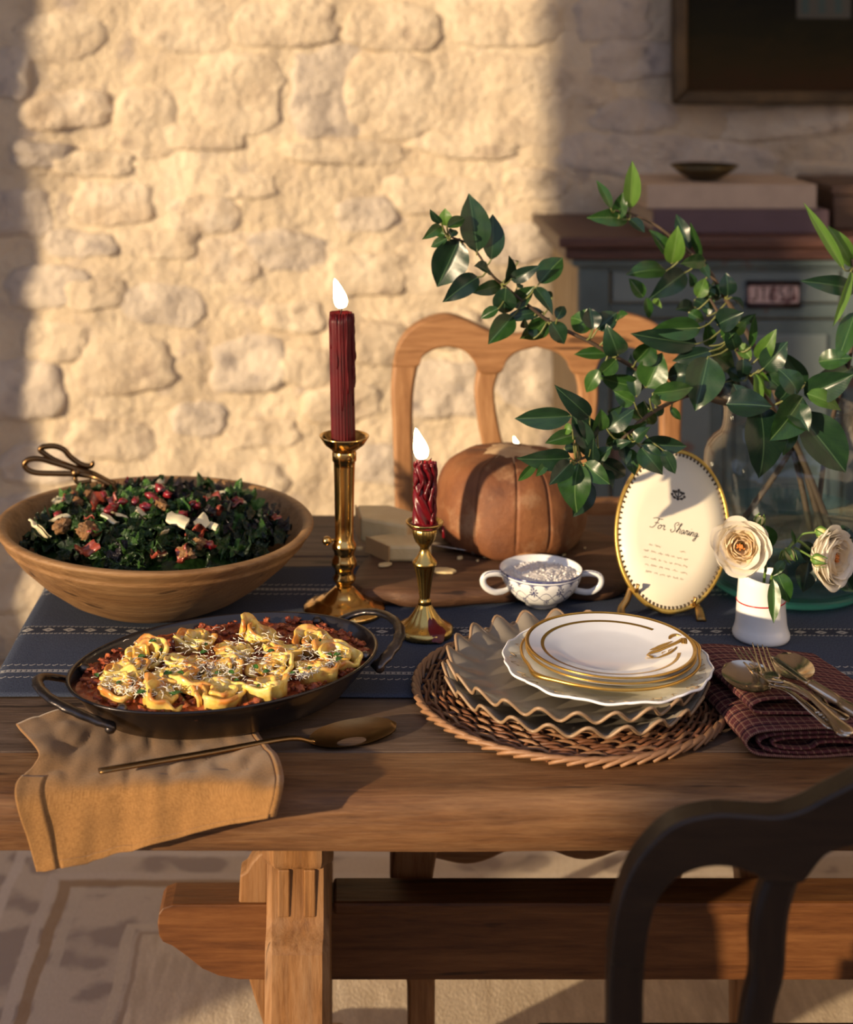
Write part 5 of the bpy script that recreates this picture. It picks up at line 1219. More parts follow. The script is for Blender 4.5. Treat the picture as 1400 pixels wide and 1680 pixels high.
D_l = [(4,428,302,112,318,125,'m'),(4,405,405,-10,346,135,'d'),(4,475,417,465,268,85,'m'),(4,350,205,455,262,75,'m'),(4,535,282,695,205,125,'d'),(4,645,345,718,262,58,'b'),(4,750,500,640,380,70,'b'),(4,790,502,908,322,95,'b'),(4,745,430,775,215,46,'m'),(4,825,565,978,398,135,'d'),(4,770,590,792,852,70,'b'),(4,800,570,882,765,52,'b'),
 (4,488,448,652,592,135,'m'),(4,495,450,246,516,88,'d'),(4,475,488,395,832,205,'d'),(4,385,605,198,612,130,'d'),(4,1100,662,948,458,98,'d'),(4,1050,722,935,560,135,'d'),(4,1090,735,1405,600,155,'d'),(4,1105,722,1338,822,105,'b'),(4,1078,742,878,1024,195,'m'),(4,800,790,830,1272,265,'d'),(4,1050,848,1362,1228,230,'d'),(4,1005,925,958,1112,95,'m'),
 (4,590,790,885,800,155,'d'),(4,1150,1000,1272,1142,105,'m'),(4,840,600,945,690,105,'d'),(4,580,650,705,700,85,'d'),(4,700,640,600,560,90,'d'),(4,650,440,600,300,90,'d'),(4,1000,800,1120,960,130,'d'),(4,700,500,690,640,90,'d'),(4,600,330,520,250,90,'d'),(4,560,360,660,300,80,'m'),(4,900,640,840,560,100,'d'),(4,930,760,1010,640,120,'d'),(4,690,780,640,660,110,'d'),(4,1180,520,1390,490,110,'m')]
branch('dense bushy evergreen branch crowding the mouth of the glass jar',
       [(1365, 872, JY - .01), (1312, 742, JY - .01), (1285, 700, JY - .02), (1262, 660, 2.02), (1232, 620, 2.0), (1214, 585, 2.0), (1198, 548, 2.0), (1180, 515, 2.0), (1165, 490, 2.0)], (.0048, .0018), D_l, 0)
E_l = [(5,290,540,-2,55,75,'b'),(5,350,522,183,222,118,'b'),(5,342,545,208,962,66,'b'),(5,372,690,-10,618,120,'d'),(5,372,850,243,1205,125,'m'),(5,362,1250,18,1402,125,'d'),(5,420,560,500,300,120,'m'),(5,440,780,560,700,120,'d')]
branch('evergreen sprig at the edge of the glass jar, beside the cabinet drawer',
       [(1340, 865, JY + .02), (1352, 760, JY + .02), (1368, 680, JY), (1392, 600, 2.04), (1405, 520, 2.03), (1400, 445, 2.03), (1398, 425, 2.03)], (.0038, .0016), E_l, 0)

# ------------------------------------------------------------------ glass jar with water
def glass(name, col, rough=0.0, ior=1.48):
    m, nt, bs = newmat(name); bs.inputs['Base Color'].default_value = rgb(col); bs.inputs['Roughness'].default_value = rough
    bs.inputs['Transmission Weight'].default_value = 1; bs.inputs['IOR'].default_value = ior; return m
def thin_glass(name, tint, body=0.0, bodycol=(0, 0, 0), rough=.02, ior=1.45):
    """clear glass that lets light straight through and mirrors at grazing angles"""
    m, nt, bs = newmat(name); out_ = nt.nodes['Material Output']; tr = nt.nodes.new('ShaderNodeBsdfTransparent'); tr.inputs[0].default_value = rgb(tint)
    gs = nt.nodes.new('ShaderNodeBsdfGlossy'); gs.inputs['Roughness'].default_value = rough; lw = nt.nodes.new('ShaderNodeLayerWeight'); lw.inputs[0].default_value = .5; fr = X(nt, lw.outputs['Facing']).m('POWER', 4.0) * (.75 if ior > 1.4 else .35) + .03
    df = nt.nodes.new('ShaderNodeBsdfTranslucent'); df.inputs[0].default_value = rgb(bodycol); m1 = nt.nodes.new('ShaderNodeMixShader'); m1.inputs[0].default_value = body
    m2 = nt.nodes.new('ShaderNodeMixShader'); nt.links.new(fr.s, m2.inputs[0])
    nt.links.new(tr.outputs[0], m1.inputs[1]); nt.links.new(df.outputs[0], m1.inputs[2]); nt.links.new(m1.outputs[0], m2.inputs[1]); nt.links.new(gs.outputs[0], m2.inputs[2])
    nt.links.new(m2.outputs[0], out_.inputs[0]); return m
gl = thin_glass('clear_jar_glass', (0.95, 0.98, 0.98), ior=1.5); glg = thin_glass('green_base_glass', (0.66, 0.90, 0.83), .6, (0.35, 0.80, 0.68)); wat = thin_glass('water', (0.82, 0.93, 0.96), .06, (0.3, 0.6, 0.65), ior=1.33)
JC = V((1293 - UX) * JY / FPX, JY, TZ + .003); jk = JY / FPX
jar = thing('glass_jar', JC, 'large clear glass jar with thick green base holding the branches', 'jar')
jo = [(.0005, 0), (.090, 0), (.100, .003), (.107, .010), (.1105, .020), (.1115, .04), (.1115, .165), (.1105, .178), (.106, .190), (.098, .199), (.090, .206), (.0865, .214), (.085, .225), (.085, .240), (.0875, .246), (.0885, .249)]
ji = [(.0865, .2495), (.0845, .246), (.0825, .240), (.0825, .225), (.084, .213), (.088, .204), (.096, .196), (.1035, .1875), (.108, .177), (.109, .165), (.109, .04), (.108, .026), (.102, .018), (.09, .014), (.0005, .013)]
MB().lathe(jo + ji, JC, 96).build('jar_body', gl, jar)
MB().lathe([(.0005, .0016), (.091, .0016), (.100, .0042), (.1062, .0105), (.1085, .016), (.102, .0145), (.09, .0105), (.0005, .0095)], JC, 72).build('jar_base', glg, jar)
WL = CZ - (838 - UY) * JY / FPX - JC.z
wt_ = [(.0005, .0138), (.0898, .0148), (.1015, .0188), (.1072, .0268), (.1082, .04), (.1082, WL), (.0005, WL)]
tag(MB().lathe(wt_, JC, 72).build('water', wat, origin=JC), 'clear water in the lower half of the large glass jar', 'water', kind='stuff')

# ------------------------------------------------------------------ small white vase with roses
VC = V((1249 - UX) * 1.89 / FPX, 1.89, TZ + .003); vk = 1.89 / FPX
vpm = mat('white_vase_glaze', (0.83, 0.82, 0.80), .15, scale=6, coat=.4)
va = thing('bud_vase', VC, 'small white porcelain vase with one thin red line and flared foot', 'vase')
vo = [(.0005, .001), (.030, 0), (.0335, .001), (.0350, .004), (.0348, .008), (.0325, .014), (.0312, .020), (.0302, .035), (.0290, .052), (.0278, .068), (.0270, .0775)]
vi = [(.0262, .0782), (.0252, .0775), (.0262, .06), (.028, .03), (.0285, .012), (.0005, .008)]
MB().lathe(vo + vi, VC, 64, lambda r, z, a: (r, z + .003 * math.sin(a * 2 + .8) * max(0, (z - .06) / .018))).build('vase_body', vpm, va)
redm = mat('red_enamel_line', (0.45, 0.010, 0.02), .25)
zr = .0475; MB().tube([VC + V(.02945 * math.cos(2*PI*i/64), .02945 * math.sin(2*PI*i/64), zr + .0012 * math.cos(2*PI*i/64)) for i in range(64)], .0009, 5, closed=True).build('red_line', redm, va)
petm = mat('rose_petal_cream', [(0.3, (0.90, 0.83, 0.70)), (0.7, (0.94, 0.90, 0.82))], .6, scale=2.0, sss=0)
petw = mat('rose_petal_warm', [(0.3, (0.90, 0.75, 0.50)), (0.7, (0.93, 0.84, 0.66))], .6, scale=2.0, sss=0)
for pm_, cl in ((petm, (0.94, 0.88, 0.76)), (petw, (0.94, 0.82, 0.60))):      # petals let light through
    nt = pm_.node_tree; tr = nt.nodes.new('ShaderNodeBsdfTranslucent'); tr.inputs[0].default_value = rgb(cl); mx = nt.nodes.new('ShaderNodeMixShader'); mx.inputs[0].default_value = .45
    nt.links.new(nt.nodes['Principled BSDF'].outputs[0], mx.inputs[1]); nt.links.new(tr.outputs[0], mx.inputs[2]); nt.links.new(mx.outputs[0], nt.nodes['Material Output'].inputs[0])
stam = mat('rose_stamen', (0.62, 0.19, 0.03), .7, scale=40)
def petal_mesh(seed, mt, cup=.75, curl=.2):
    """petal growing from the origin along +Z, opening towards +Y; unit size"""
    m = MB(); rows = []
    for i in range(8):
        t = i / 7; w = .78 * math.sin(PI * (.10 + .72 * t)) ** .7 * (1 if t < .9 else .93); row = []
        for j in range(9):
            u = j / 8 * 2 - 1; ang = u * cup; q = w
            x = q * math.sin(ang) / max(cup, .2) * .95
            y = .32 * math.sin(t * 1.9) - q * (1 - math.cos(ang)) * .9 + curl * max(0, t - .7) ** 1.5 * 2 + .014 * math.sin(5 * u + seed + t * 4)
            z = t - .10 * u * u * t + .014 * math.sin(5 * u + seed) * t
            row.append((x, y, z))
        rows.append(row)
    m.grid(rows); return m.mesh('petal', mt)
pet = [petal_mesh(s, petm, .95, .35) for s in range(3)]; petin = [petal_mesh(s + 4, petw, 1.25, .05) for s in range(3)]
stemg = mat('rose_stem', (0.12, 0.20, 0.04), .5, scale=20)
sepm = mat('sepal_green', (0.10, 0.20, 0.03), .5, scale=10); budm = mat('bud_yellow', [(0.3, (0.55, 0.50, 0.14)), (0.7, (0.75, 0.68, 0.30))], .5, scale=40)
def rose(label, c, axis, R, stem, leaves, buds, seed):
    rs = thing('cream_rose', stem[0], label, 'rose', 'cream roses in the bud vase'); rn = random.Random(seed)
    ax = Vector(axis).normalized(); ux = ax.cross(V(.1, .2, 1)).normalized(); uy = ax.cross(ux)
    base = c - ax * R * .75
    M0 = Matrix((ux, uy, ax)).transposed().to_4x4(); M0.translation = base
    def ring(n, opn, size, off, meshes, lift=0.0):
        for k in range(n):
            a = off + 2 * PI * k / n + rn.uniform(-.12, .12); s = size * rn.uniform(.92, 1.08)
            mt = M0 @ Matrix.Translation((0, 0, lift)) @ Matrix.Rotation(a, 4, 'Z') @ Matrix.Translation((0, R * .12, 0)) @ Matrix.Rotation(-(opn + rn.uniform(-.08, .08)), 4, 'X') @ Matrix.Rotation(rn.uniform(-.2, .2), 4, 'Z') @ Matrix.Diagonal((s * 1.05, s, s, 1))
            inst('petal', meshes[k % 3], mt, rs)
    ring(6, .62, R * 1.20, .2, pet); ring(7, .46, R * 1.26, .7, pet); ring(7, .32, R * 1.26, .1, pet); ring(7, .18, R * 1.18, .5, pet, R * .06)
    ring(5, .30, R * .95, .3, petin, R * .22); ring(5, .12, R * .82, .9, petin, R * .28); ring(4, -.05, R * .66, .4, petin, R * .34)
    m = MB()
    for k in range(26):
        a = rn.uniform(0, 6.3); q = R * .16 * rn.random(); p = base + ax * R * .80 + ux * q * math.cos(a) + uy * q * math.sin(a); m.tube([p - ax * R * .3, p + ax * R * rn.uniform(.0, .14)], .0007, 4); m.blob(p + ax * R * .1, .0012, 6, 4)
    m.build('stamens', stam, rs)
    cp = catmull(stem + [base + ax * R * .1], 24); MB().tube(cp, .0019, 7).build('stem', stemg, rs)
    m = MB(); m.blob(base + ax * R * .02, R * .22, 12, 8); m.build('calyx', sepm, rs)
    for i, (b, t, w, kd) in enumerate(leaves): put_leaf(rs, b, t, w, kd, i, (rn.gauss(-.2, .3), -1, .4))
    for (p, d, r, st) in buds:
        MB().tube(catmull(st + [p], 10), .0013, 6).build('bud_stem', stemg, rs)
        d = Vector(d).normalized(); sd = d.cross(V(0, 1, .3)).normalized(); s2 = d.cross(sd)
        m = MB(); rows = []
        for i in range(9):
            t = i / 8; q = r * math.sin(PI * (.06 + .90 * t)) ** .8; rows.append([p + d * (t * 2.3 - .9) * r + (sd * math.cos(2*PI*j/12) + s2 * math.sin(2*PI*j/12)) * q for j in range(12)])
        m.grid(rows, close_u=True); bd = m.build('bud', budm, rs)
        for k in range(5):
            a = 2 * PI * k / 5; e = sd * math.cos(a) + s2 * math.sin(a); f = d.cross(e)
            pts = [p - d * r * .95, p - d * r * .2 + e * r * 1.03, p + d * r * .7 + e * r * 1.05, p + d * r * 1.7 + e * r * .75]
            MB().bar(catmull(pts, 8), [r * .5, r * .85, r * 1.0, r * .95, r * .75, r * .5, r * .3, r * .06], .0008, 6, up=e).build('sepal', sepm, bd)
top = VC + V(.004, 0, .070)
k1 = 1.84 / FPX
rose('open cream rose with orange heart leaning from the white vase towards the oval card', P(1216, 897, 1.845), (-.28, -1, .25), .0295, [VC + V(0, 0, .02), top, P(1256, 925, 1.875), P(1240, 908, 1.865)],
     [(P(1256, 862, 1.90), P(1266, 900, 1.90), .022, 'm'), (P(1275, 938, 1.86), P(1296, 990, 1.85), .024, 'm'), (P(1269, 950, 1.855), P(1270, 1023, 1.84), .016, 'm')],
     [(P(1246, 855, 1.88), (.15, -.5, .8), .0060, [P(1256, 925, 1.875), P(1257, 890, 1.885)])], 3)
r2 = P(1278, 925, 1.87)
rose('cream rose in profile at the end of an arching stem from the white vase', P(1368, 915, 1.87), (.62, -.72, .05), .0325, [VC + V(.006, 0, .02), top + V(.008, 0, 0), r2, P(1300, 892, 1.88), P(1312, 888, 1.885), P(1330, 902, 1.885)],
     [(P(1327, 922, 1.895), P(1318, 972, 1.885), .026, 'd'), (P(1288, 920, 1.86), P(1268, 945, 1.855), .012, 'm'), (P(1380, 935, 1.89), P(1402, 972, 1.88), .03, 'd'), (P(1318, 888, 1.90), P(1330, 925, 1.90), .022, 'd'), (P(1396, 868, 1.89), P(1384, 880, 1.89), .02, 'd'), (P(1305, 893, 1.875), P(1299, 868, 1.875), .005, 'm')],
     [(P(1346, 873, 1.875), (.6, -.4, -.1), .0068, [P(1306, 890, 1.88), P(1318, 876, 1.88)]), (P(1294, 907, 1.862), (.35, -.5, -.7), .0070, [P(1279, 918, 1.868), P(1284, 904, 1.865)]), (P(1340, 919, 1.835), (.85, -.45, -.05), .0072, [P(1304, 898, 1.875), P(1322, 908, 1.855)])], 8)

# ------------------------------------------------------------------ oval card on its easel
cardm = mat('cream_card_face', (0.80, 0.72, 0.56), .5, scale=5, coat=.1); inkm = mat('dark_ink', (0.035, 0.028, 0.022), .6); inkl = mat('faded_ink', (0.46, 0.38, 0.27), .6)
giltm = mat('bright_gilt', [(0.3, (0.50, 0.30, 0.05)), (0.7, (0.72, 0.48, 0.12))], .35, .8, scale=40)
CB = P(1086, 1005, 1.955); U = P(1119, 739, 2.035) - CB; Hh = U.length / 2; U.normalize()
Rv = (V(1, 0.06, 0) - U * V(1, .06, 0).dot(U)).normalized(); Nn = Rv.cross(U); Nn = Nn if Nn.y < 0 else -Nn
CC = CB + U * Hh; Wh = 94 * 1.99 / FPX
card = thing('oval_menu_card', CB, 'oval cream card with gilt studded rim, lettered in script, on a small easel', 'menu card')
def cp_(u, v, n=0.0): return CC + Rv * u * Wh + U * v * Hh + Nn * n
def disc(k, n0, n1, seg=90):
    m = MB(); rows = [[cp_(k * q * math.cos(2*PI*j/seg), k * q * math.sin(2*PI*j/seg), n) for j in range(seg)] for q, n in ((.001, n1), (.6, n1), (1, n1), (1, n0), (.001, n0))]
    return m.grid(rows, close_u=True)
disc(.985, -.0025, .0025).build('card_face', cardm, card)
m = MB(); m.grid([[cp_(k * math.cos(2*PI*j/120), k * math.sin(2*PI*j/120), n) for j in range(120)] for k, n in ((.950, .0026), (.958, .0036), (.995, .0040), (1.006, .002), (1.006, -.002), (.995, -.003), (.96, -.003))], close_u=True, close_v=True); m.build('gilt_rim', giltm, card)
dent = MB(); q = .0029
dent.add([(-q*.45, -q, 0), (q*.45, -q, 0), (q*.45, q, 0), (-q*.45, q, 0), (-q*.3, -q*.8, .0008), (q*.3, -q*.8, .0008), (q*.3, q*.8, .0008), (-q*.3, q*.8, .0008)], [(4,5,6,7),(0,1,5,4),(1,2,6,5),(2,3,7,6),(3,0,4,7)])
dm = dent.mesh('rim_dentil', mat('dentil_dark', (0.07, 0.045, 0.015), .5))
for i in range(86):
    a = 2 * PI * i / 86; p = cp_((.944 * math.cos(a)), .944 * math.sin(a), .0027); d = (p - CC).normalized()
    inst('rim_dentil', dm, frame(p, d, Nn), card)
def pen(strokes, u0, v0, sc, w, parent, mt, name, slant=0.0, n=.0029):
    m = MB()
    for st in strokes:
        pts = catmull(st, max(6, len(st) * 5)) if len(st) > 2 else st
        m.bar([CC + Rv * (u0 + (x + slant * y) * sc) + U * (v0 + y * sc) + Nn * n for x, y in pts], [w * (.6 + .5 * abs(math.sin(i * .9))) for i in range(len(pts))], .0004, 4, up=tuple(Nn))
    return m.build(name, mt, parent)
letters = [('F', [[(-.1, .95), (.25, 1.08), (.6, 1.0), (.9, 1.05)], [(.5, 1.0), (.42, .6), (.3, .2), (.1, 0), (-.15, .05)], [(.2, .55), (.45, .58), (.65, .55)]], 0), ('o', [[(.85, .45), (.68, .25), (.75, .03), (.95, .1), (1.0, .35), (.85, .45), (1.1, .4)]], 0),
    ('r', [[(1.1, .4), (1.2, .5), (1.22, .42), (1.32, .45), (1.28, .15), (1.4, .02), (1.5, .12)]], 0),
    ('S', [[(2.05, .1), (2.2, -.02), (2.4, .12), (2.42, .4), (2.25, .7), (2.3, .98), (2.55, 1.05), (2.6, .85), (2.45, .75)], [(2.05, .1), (2.0, .2), (2.12, .22)]], 0),
    ('h', [[(2.6, .1), (2.8, .6), (2.92, 1.0), (2.82, 1.0), (2.75, .5), (2.7, .02)], [(2.72, .25), (2.88, .48), (2.98, .4), (2.95, .1), (3.05, .02)]], 0),
    ('a', [[(3.4, .42), (3.22, .42), (3.12, .15), (3.25, .02), (3.4, .35), (3.42, .1), (3.52, .05)]], 0), ('r', [[(3.52, .05), (3.62, .5), (3.65, .42), (3.78, .45), (3.74, .15), (3.85, .03)]], 0),
    ('i', [[(3.85, .03), (3.98, .45), (3.96, .12), (4.06, .04)], [(4.03, .68), (4.05, .72)]], 0), ('n', [[(4.06, .04), (4.18, .46), (4.15, .02)], [(4.16, .2), (4.3, .46), (4.4, .38), (4.37, .1), (4.47, .03)]], 0),
    ('g', [[(4.8, .42), (4.62, .42), (4.54, .15), (4.65, .04), (4.8, .4), (4.74, -.3), (4.58, -.42), (4.6, -.22), (4.98, .2)]], 0)]
for nm, st, _ in letters: pen(st, -.0285, -.003, .0126, .0009, card, inkm, 'script_letter', .25)
# small laurel emblem
ez = .045
for st in ([(0, -.9), (0, -.2), (0, .9)], [(-.1, -.7), (-.9, -.5), (-1.2, 0)], [(.1, -.7), (.9, -.5), (1.2, 0)], [(-.1, -.4), (-.6, .1), (-.8, .6)], [(.1, -.4), (.6, .1), (.8, .6)]): pen([st], .002, ez, .0068, .0016, card, inkm, 'emblem_stroke')
em = MB()
for (x, y) in ((0, .9), (-.45, .55), (.45, .55), (-.95, .5), (.95, .5), (-1.2, -.1), (1.2, -.1), (-.7, -.6), (.7, -.6), (0, -.8)):
    pen([[(x - .22, y), (x, y + .18), (x + .22, y)], [(x - .2, y - .08), (x + .2, y - .08)]], .002, ez, .0068, .0018, card, inkm, 'emblem_leaf')
rl = random.Random(4)
for r, (u0, u1, gap) in enumerate(((-.028, .020, (.0, .012)), (-.034, .026, (.2, .2)), (-.034, .026, (.2, .2)), (-.030, .020, (.2, .2)), (-.028, .020, (.2, .2)))):
    v = -.026 - r * .0085; u = u0
    while u < u1:      # faint small print, too fine to read
        L = rl.uniform(.003, .008)
        if not (gap[0] - .01 < u < gap[0] + .008 and r == 0):
            pen([[(k * .0011, .0016 * (k % 2) + rl.uniform(0, .0014)) for k in range(int(L / .0011) + 2)]], u, v, 1.0, .0004, card, inkl, 'small_print')
        u += L + .0035
ebr = mat('easel_bronze', [(0.3, (0.26, 0.15, 0.05)), (0.7, (0.42, 0.26, 0.09))], .4, .9, scale=20)
for s, px in ((-1, 1022), (1, 1150)):
    f0 = T(px, 1017, TZ + .004); tp_ = cp_(.55 * s, -.72, -.004)
    pts = catmull([tp_, lerp(tp_, f0, .5) + V(0, .004, 0), f0 + V(0, .01, .01), f0 + V(0, -.004, 0)], 12); MB().bar(pts, scurve([(0, .008), (.6, .010), (1, .013)], 12), .006, 8, up=(0, 1, 0)).build('easel_leg', ebr, card)
    lp = cp_(.50 * s, -.80, .004); MB().bar(catmull([cp_(.52 * s, -.80, -.005), lp + V(0, 0, -.004), lp + Nn * .006, lp + Nn * .008 + U * .006], 10), .006, .003, 6).build('easel_lip', ebr, card)
MB().bar([cp_(0, .35, -.004), V(CC.x + .02, CB.y + .125, TZ + .004)], .008, .004, 6).build('easel_strut', ebr, card)

# ------------------------------------------------------------------ herbs on the pasta
hm = leaf_mesh('herb_leaf', herbm, 3, .3, .15)
for i, (px, py, L, a) in enumerate(((563, 1082, 17, .8), (553, 1074, 12, .1), (437, 1102, 13, .5), (420, 1094, 12, 2.4), (282, 1147, 20, .5), (275, 1105, 15, .2), (297, 1104, 11, 2.9), (180, 1164, 16, .2), (158, 1108, 14, 2.2), (232, 1077, 12, 0), (264, 1066, 8, .9), (334, 1070, 12, .3), (338, 1057, 9, 1.2), (357, 1104, 11, .4), (380, 1103, 11, 2.6), (508, 1096, 10, .6), (434, 1136, 10, 1.1), (258, 1160, 12, 2.6), (445, 1068, 12, .3), (524, 1050, 11, 1.9), (250, 1052, 12, .1), (388, 1116, 9, 0), (541, 1074, 9, 2.5), (195, 1120, 11, .6), (480, 1104, 9, .2))):
    p = inpan(T(px, py, pz + .0165), .9); s = L * p.y / FPX; d = V(math.cos(a), math.sin(a), .12)
    tag(inst('herb_leaf', hm, frame(p - d * s / 2, d, (rnd.gauss(0, .3), -.4, 1), s * .62, s * 1.15, s * .6)), 'small green herb leaf scattered over the baked pasta', 'herb', 'herb leaves on the pasta')
gk = T(640, 858, BZ + .012)
tag(inst('kale_leaf', kale[1], Matrix.Translation(gk) @ Matrix.Rotation(.7, 4, 'X') @ Matrix.Diagonal((.036, .03, .045, 1))), 'stray dark green kale leaf beside the cheese on the board', 'kale leaf')
# ------------------------------------------------------------------ serving spoon
spm = mat('brushed_dark_bronze', [(0.3, (0.20, 0.115, 0.045)), (0.7, (0.30, 0.18, 0.075))], .32, 1.0, scale=6, stretch=(1, 12, 12), rvar=.1)
def spoon_bowl(neck, tip, wid, depth, nrm, flip=1.0, n=18, egg=1.0):
    d = tip - neck; L = d.length; d.normalize(); nrm = Vector(nrm); nrm = (nrm - d * nrm.dot(d)).normalized(); sd = d.cross(nrm); m = MB(); rows = []
    for lay in (0, 1):
        R_ = []
        for i in range(n + 1):
            t = i / n; w = wid / 2 * math.sqrt(max(0, 1 - (2 * (t ** egg) - 1) ** 2)) if 0 < i < n else wid * .03
            if t < .12: w = max(w, wid * .09)
            R_.append([neck + d * L * t + sd * u * w - nrm * flip * (depth * (1 - u * u) * math.sin(PI * min(1, t * 1.02)) ** .9) - nrm * (.0013 if lay else 0) for u in [k / 6 - 1 for k in range(13)]])
        rows += R_ if not lay else R_[::-1]
    m.grid(rows, close_v=True); return m
nk, tpx = T(508, 1216, TZ + .006), T(650, 1186, TZ + .008)
ss = thing('serving_spoon', T(400, 1230, TZ), 'long dark bronze serving spoon lying across the ochre napkin', 'spoon')
spoon_bowl(nk, tpx, .047, .009, (0, -.15, 1)).build('spoon_bowl', spm, ss)
he = T(163, 1265, TZ + .022)
MB().bar(catmull([nk + (tpx - nk) * .05, nk, lerp(nk, he, .12) + V(0, 0, .006), lerp(nk, he, .5) + V(0, 0, .003), he], 26), scurve([(0, .009), (.12, .006), (.5, .0075), (1, .0105)], 26), scurve([(0, .003), (.12, .005), (1, .0045)], 26), 8).build('spoon_handle', spm, ss)

# ------------------------------------------------------------------ ochre linen napkin over the table edge
def linen(name, a, b, sc=1.0):
    m, nt, bs = newmat(name); bs.inputs['Roughness'].default_value = .95; bs.inputs['Specular IOR Level'].default_value = .08; bs.inputs['Sheen Weight'].default_value = .15
    w1 = X(nt, noisen(nt, coords(nt, 'UV', (1500 * sc, 260 * sc, 1)), 1.0, 2)); w2 = X(nt, noisen(nt, coords(nt, 'UV', (260 * sc, 1500 * sc, 1)), 1.0, 2)); f = (w1 + w2) * .5
    nt.links.new(ramp(nt, f.s, [(0.32, a), (0.66, b)]), bs.inputs['Base Color']); addbump(nt, bs, f, .4, .0009); return m
ochre = linen('ochre_linen', (0.17, 0.080, 0.024), (0.32, 0.165, 0.058))
def cloth(ctrl, nu, nv, wr=.0025, seed=0, fr=16):
    rows = [catmull(r, nu) for r in ctrl]; cols = []
    for j in range(nu): cols.append(catmull([r[j] for r in rows], nv))
    out_, uv_ = [], []
    for i in range(nv):
        row = []
        for j in range(nu):
            p = Vector(cols[j][i]); e = wr * (noise.noise(Vector((p.x * fr, p.y * fr * .6, p.z * fr * .6 + seed))) + .5 * noise.noise(Vector((p.x * fr * 2.6, p.y * fr, p.z * fr + seed + 7))))
            row.append(p + V(0, -e, abs(e) * .8)); uv_.append((p.x, p.z - p.y))
        out_.append(row)
    return out_, uv_
def S(px, py, z): return tuple(T(px, py, TZ + z))
def F(px, py, Y): return tuple(P(px, py, Y))
ctrl = [[S(26, 1190, .006), S(110, 1163, .004), S(215, 1160, .003), S(320, 1165, .003), S(395, 1180, .004)],
        [S(62, 1232, .013), S(140, 1205, .006), S(235, 1200, .004), S(330, 1206, .005), S(425, 1222, .012)],
        [S(56, 1255, .012), S(145, 1245, .007), S(240, 1242, .006), S(335, 1238, .007), S(443, 1240, .019)],
        [F(30, 1285, 1.508), F(138, 1290, 1.500), F(243, 1285, 1.499), F(340, 1275, 1.498), F(453, 1272, 1.492)],
        [F(30, 1320, 1.482), F(140, 1325, 1.486), F(247, 1318, 1.486), F(343, 1300, 1.482), F(452, 1296, 1.462)],
        [F(46, 1375, 1.476), F(147, 1370, 1.482), F(250, 1352, 1.482), F(347, 1330, 1.476), F(447, 1318, 1.455)],
        [F(62, 1432, 1.470), F(150, 1414, 1.478), F(250, 1386, 1.478), F(350, 1358, 1.472), F(440, 1341, 1.452)]]
rows, uvn = cloth(ctrl, 70, 70, .0052, 3, 24)
nap = thing('linen_napkin', T(240, 1215, TZ), 'ochre linen napkin under the pan, hanging over the front edge of the table', 'napkin')
mb = MB(); mb.grid(rows); top_ = mb.build('upper_layer', ochre, nap, uv=uvn)
md = top_.modifiers.new('thick', 'SOLIDIFY'); md.thickness = .0016; md.offset = 0
# the folded-under layer, showing as the dark loop on one side and a strip along the other
low = []
for i, r in enumerate(rows):
    t = i / 69
    low.append([Vector(p) + V(.001, .0055 * min(1, t * 2.0), -.0045 * (1 if t < .45 else .1)) for p in r])
mb = MB(); lr = [r[4:66] for r in low[:67]]; mb.grid(lr); uvl = [uvn[i * 70 + j] for i in range(67) for j in range(4, 66)]
lo = mb.build('lower_layer', ochre, nap, uv=uvl); md = lo.modifiers.new('thick', 'SOLIDIFY'); md.thickness = .0014; md.offset = 0
edge = []
for i in range(69):       # the round fold joining both layers
    a, b = Vector(rows[i][69]), low[min(i, 66)][65]; edge.append([a, a + V(.006, .002, -.0005), (a + b) / 2 + V(.0085, .003, -.001), b + V(.004, .002, 0), b])
fold_ = MB(); fold_.grid(edge); fo = fold_.build('fold', ochre, nap, uv=[(p.x, p.z - p.y) for r in edge for p in r]); md = fo.modifiers.new('thick', 'SOLIDIFY'); md.thickness = .0014
hem = []
for i in range(30, 70): hem.append([Vector(rows[i][j]) + V(-.001, -.0022, .0005) for j in range(0, 9)])
hm_ = MB(); hm_.grid(hem); he_ = hm_.build('side_hem', ochre, nap, uv=[(p.x, p.z - p.y) for r in hem for p in r]); md = he_.modifiers.new('thick', 'SOLIDIFY'); md.thickness = .0016; md.offset = 0
hem = [[Vector(rows[i][j]) + V(0, -.0018, 0) for j in range(9, 70)] for i in range(65, 70)]
hm_ = MB(); hm_.grid(hem); he_ = hm_.build('bottom_hem', ochre, nap, uv=[(p.x, p.z - p.y) for r in hem for p in r]); md = he_.modifiers.new('thick', 'SOLIDIFY'); md.thickness = .0014; md.offset = 0

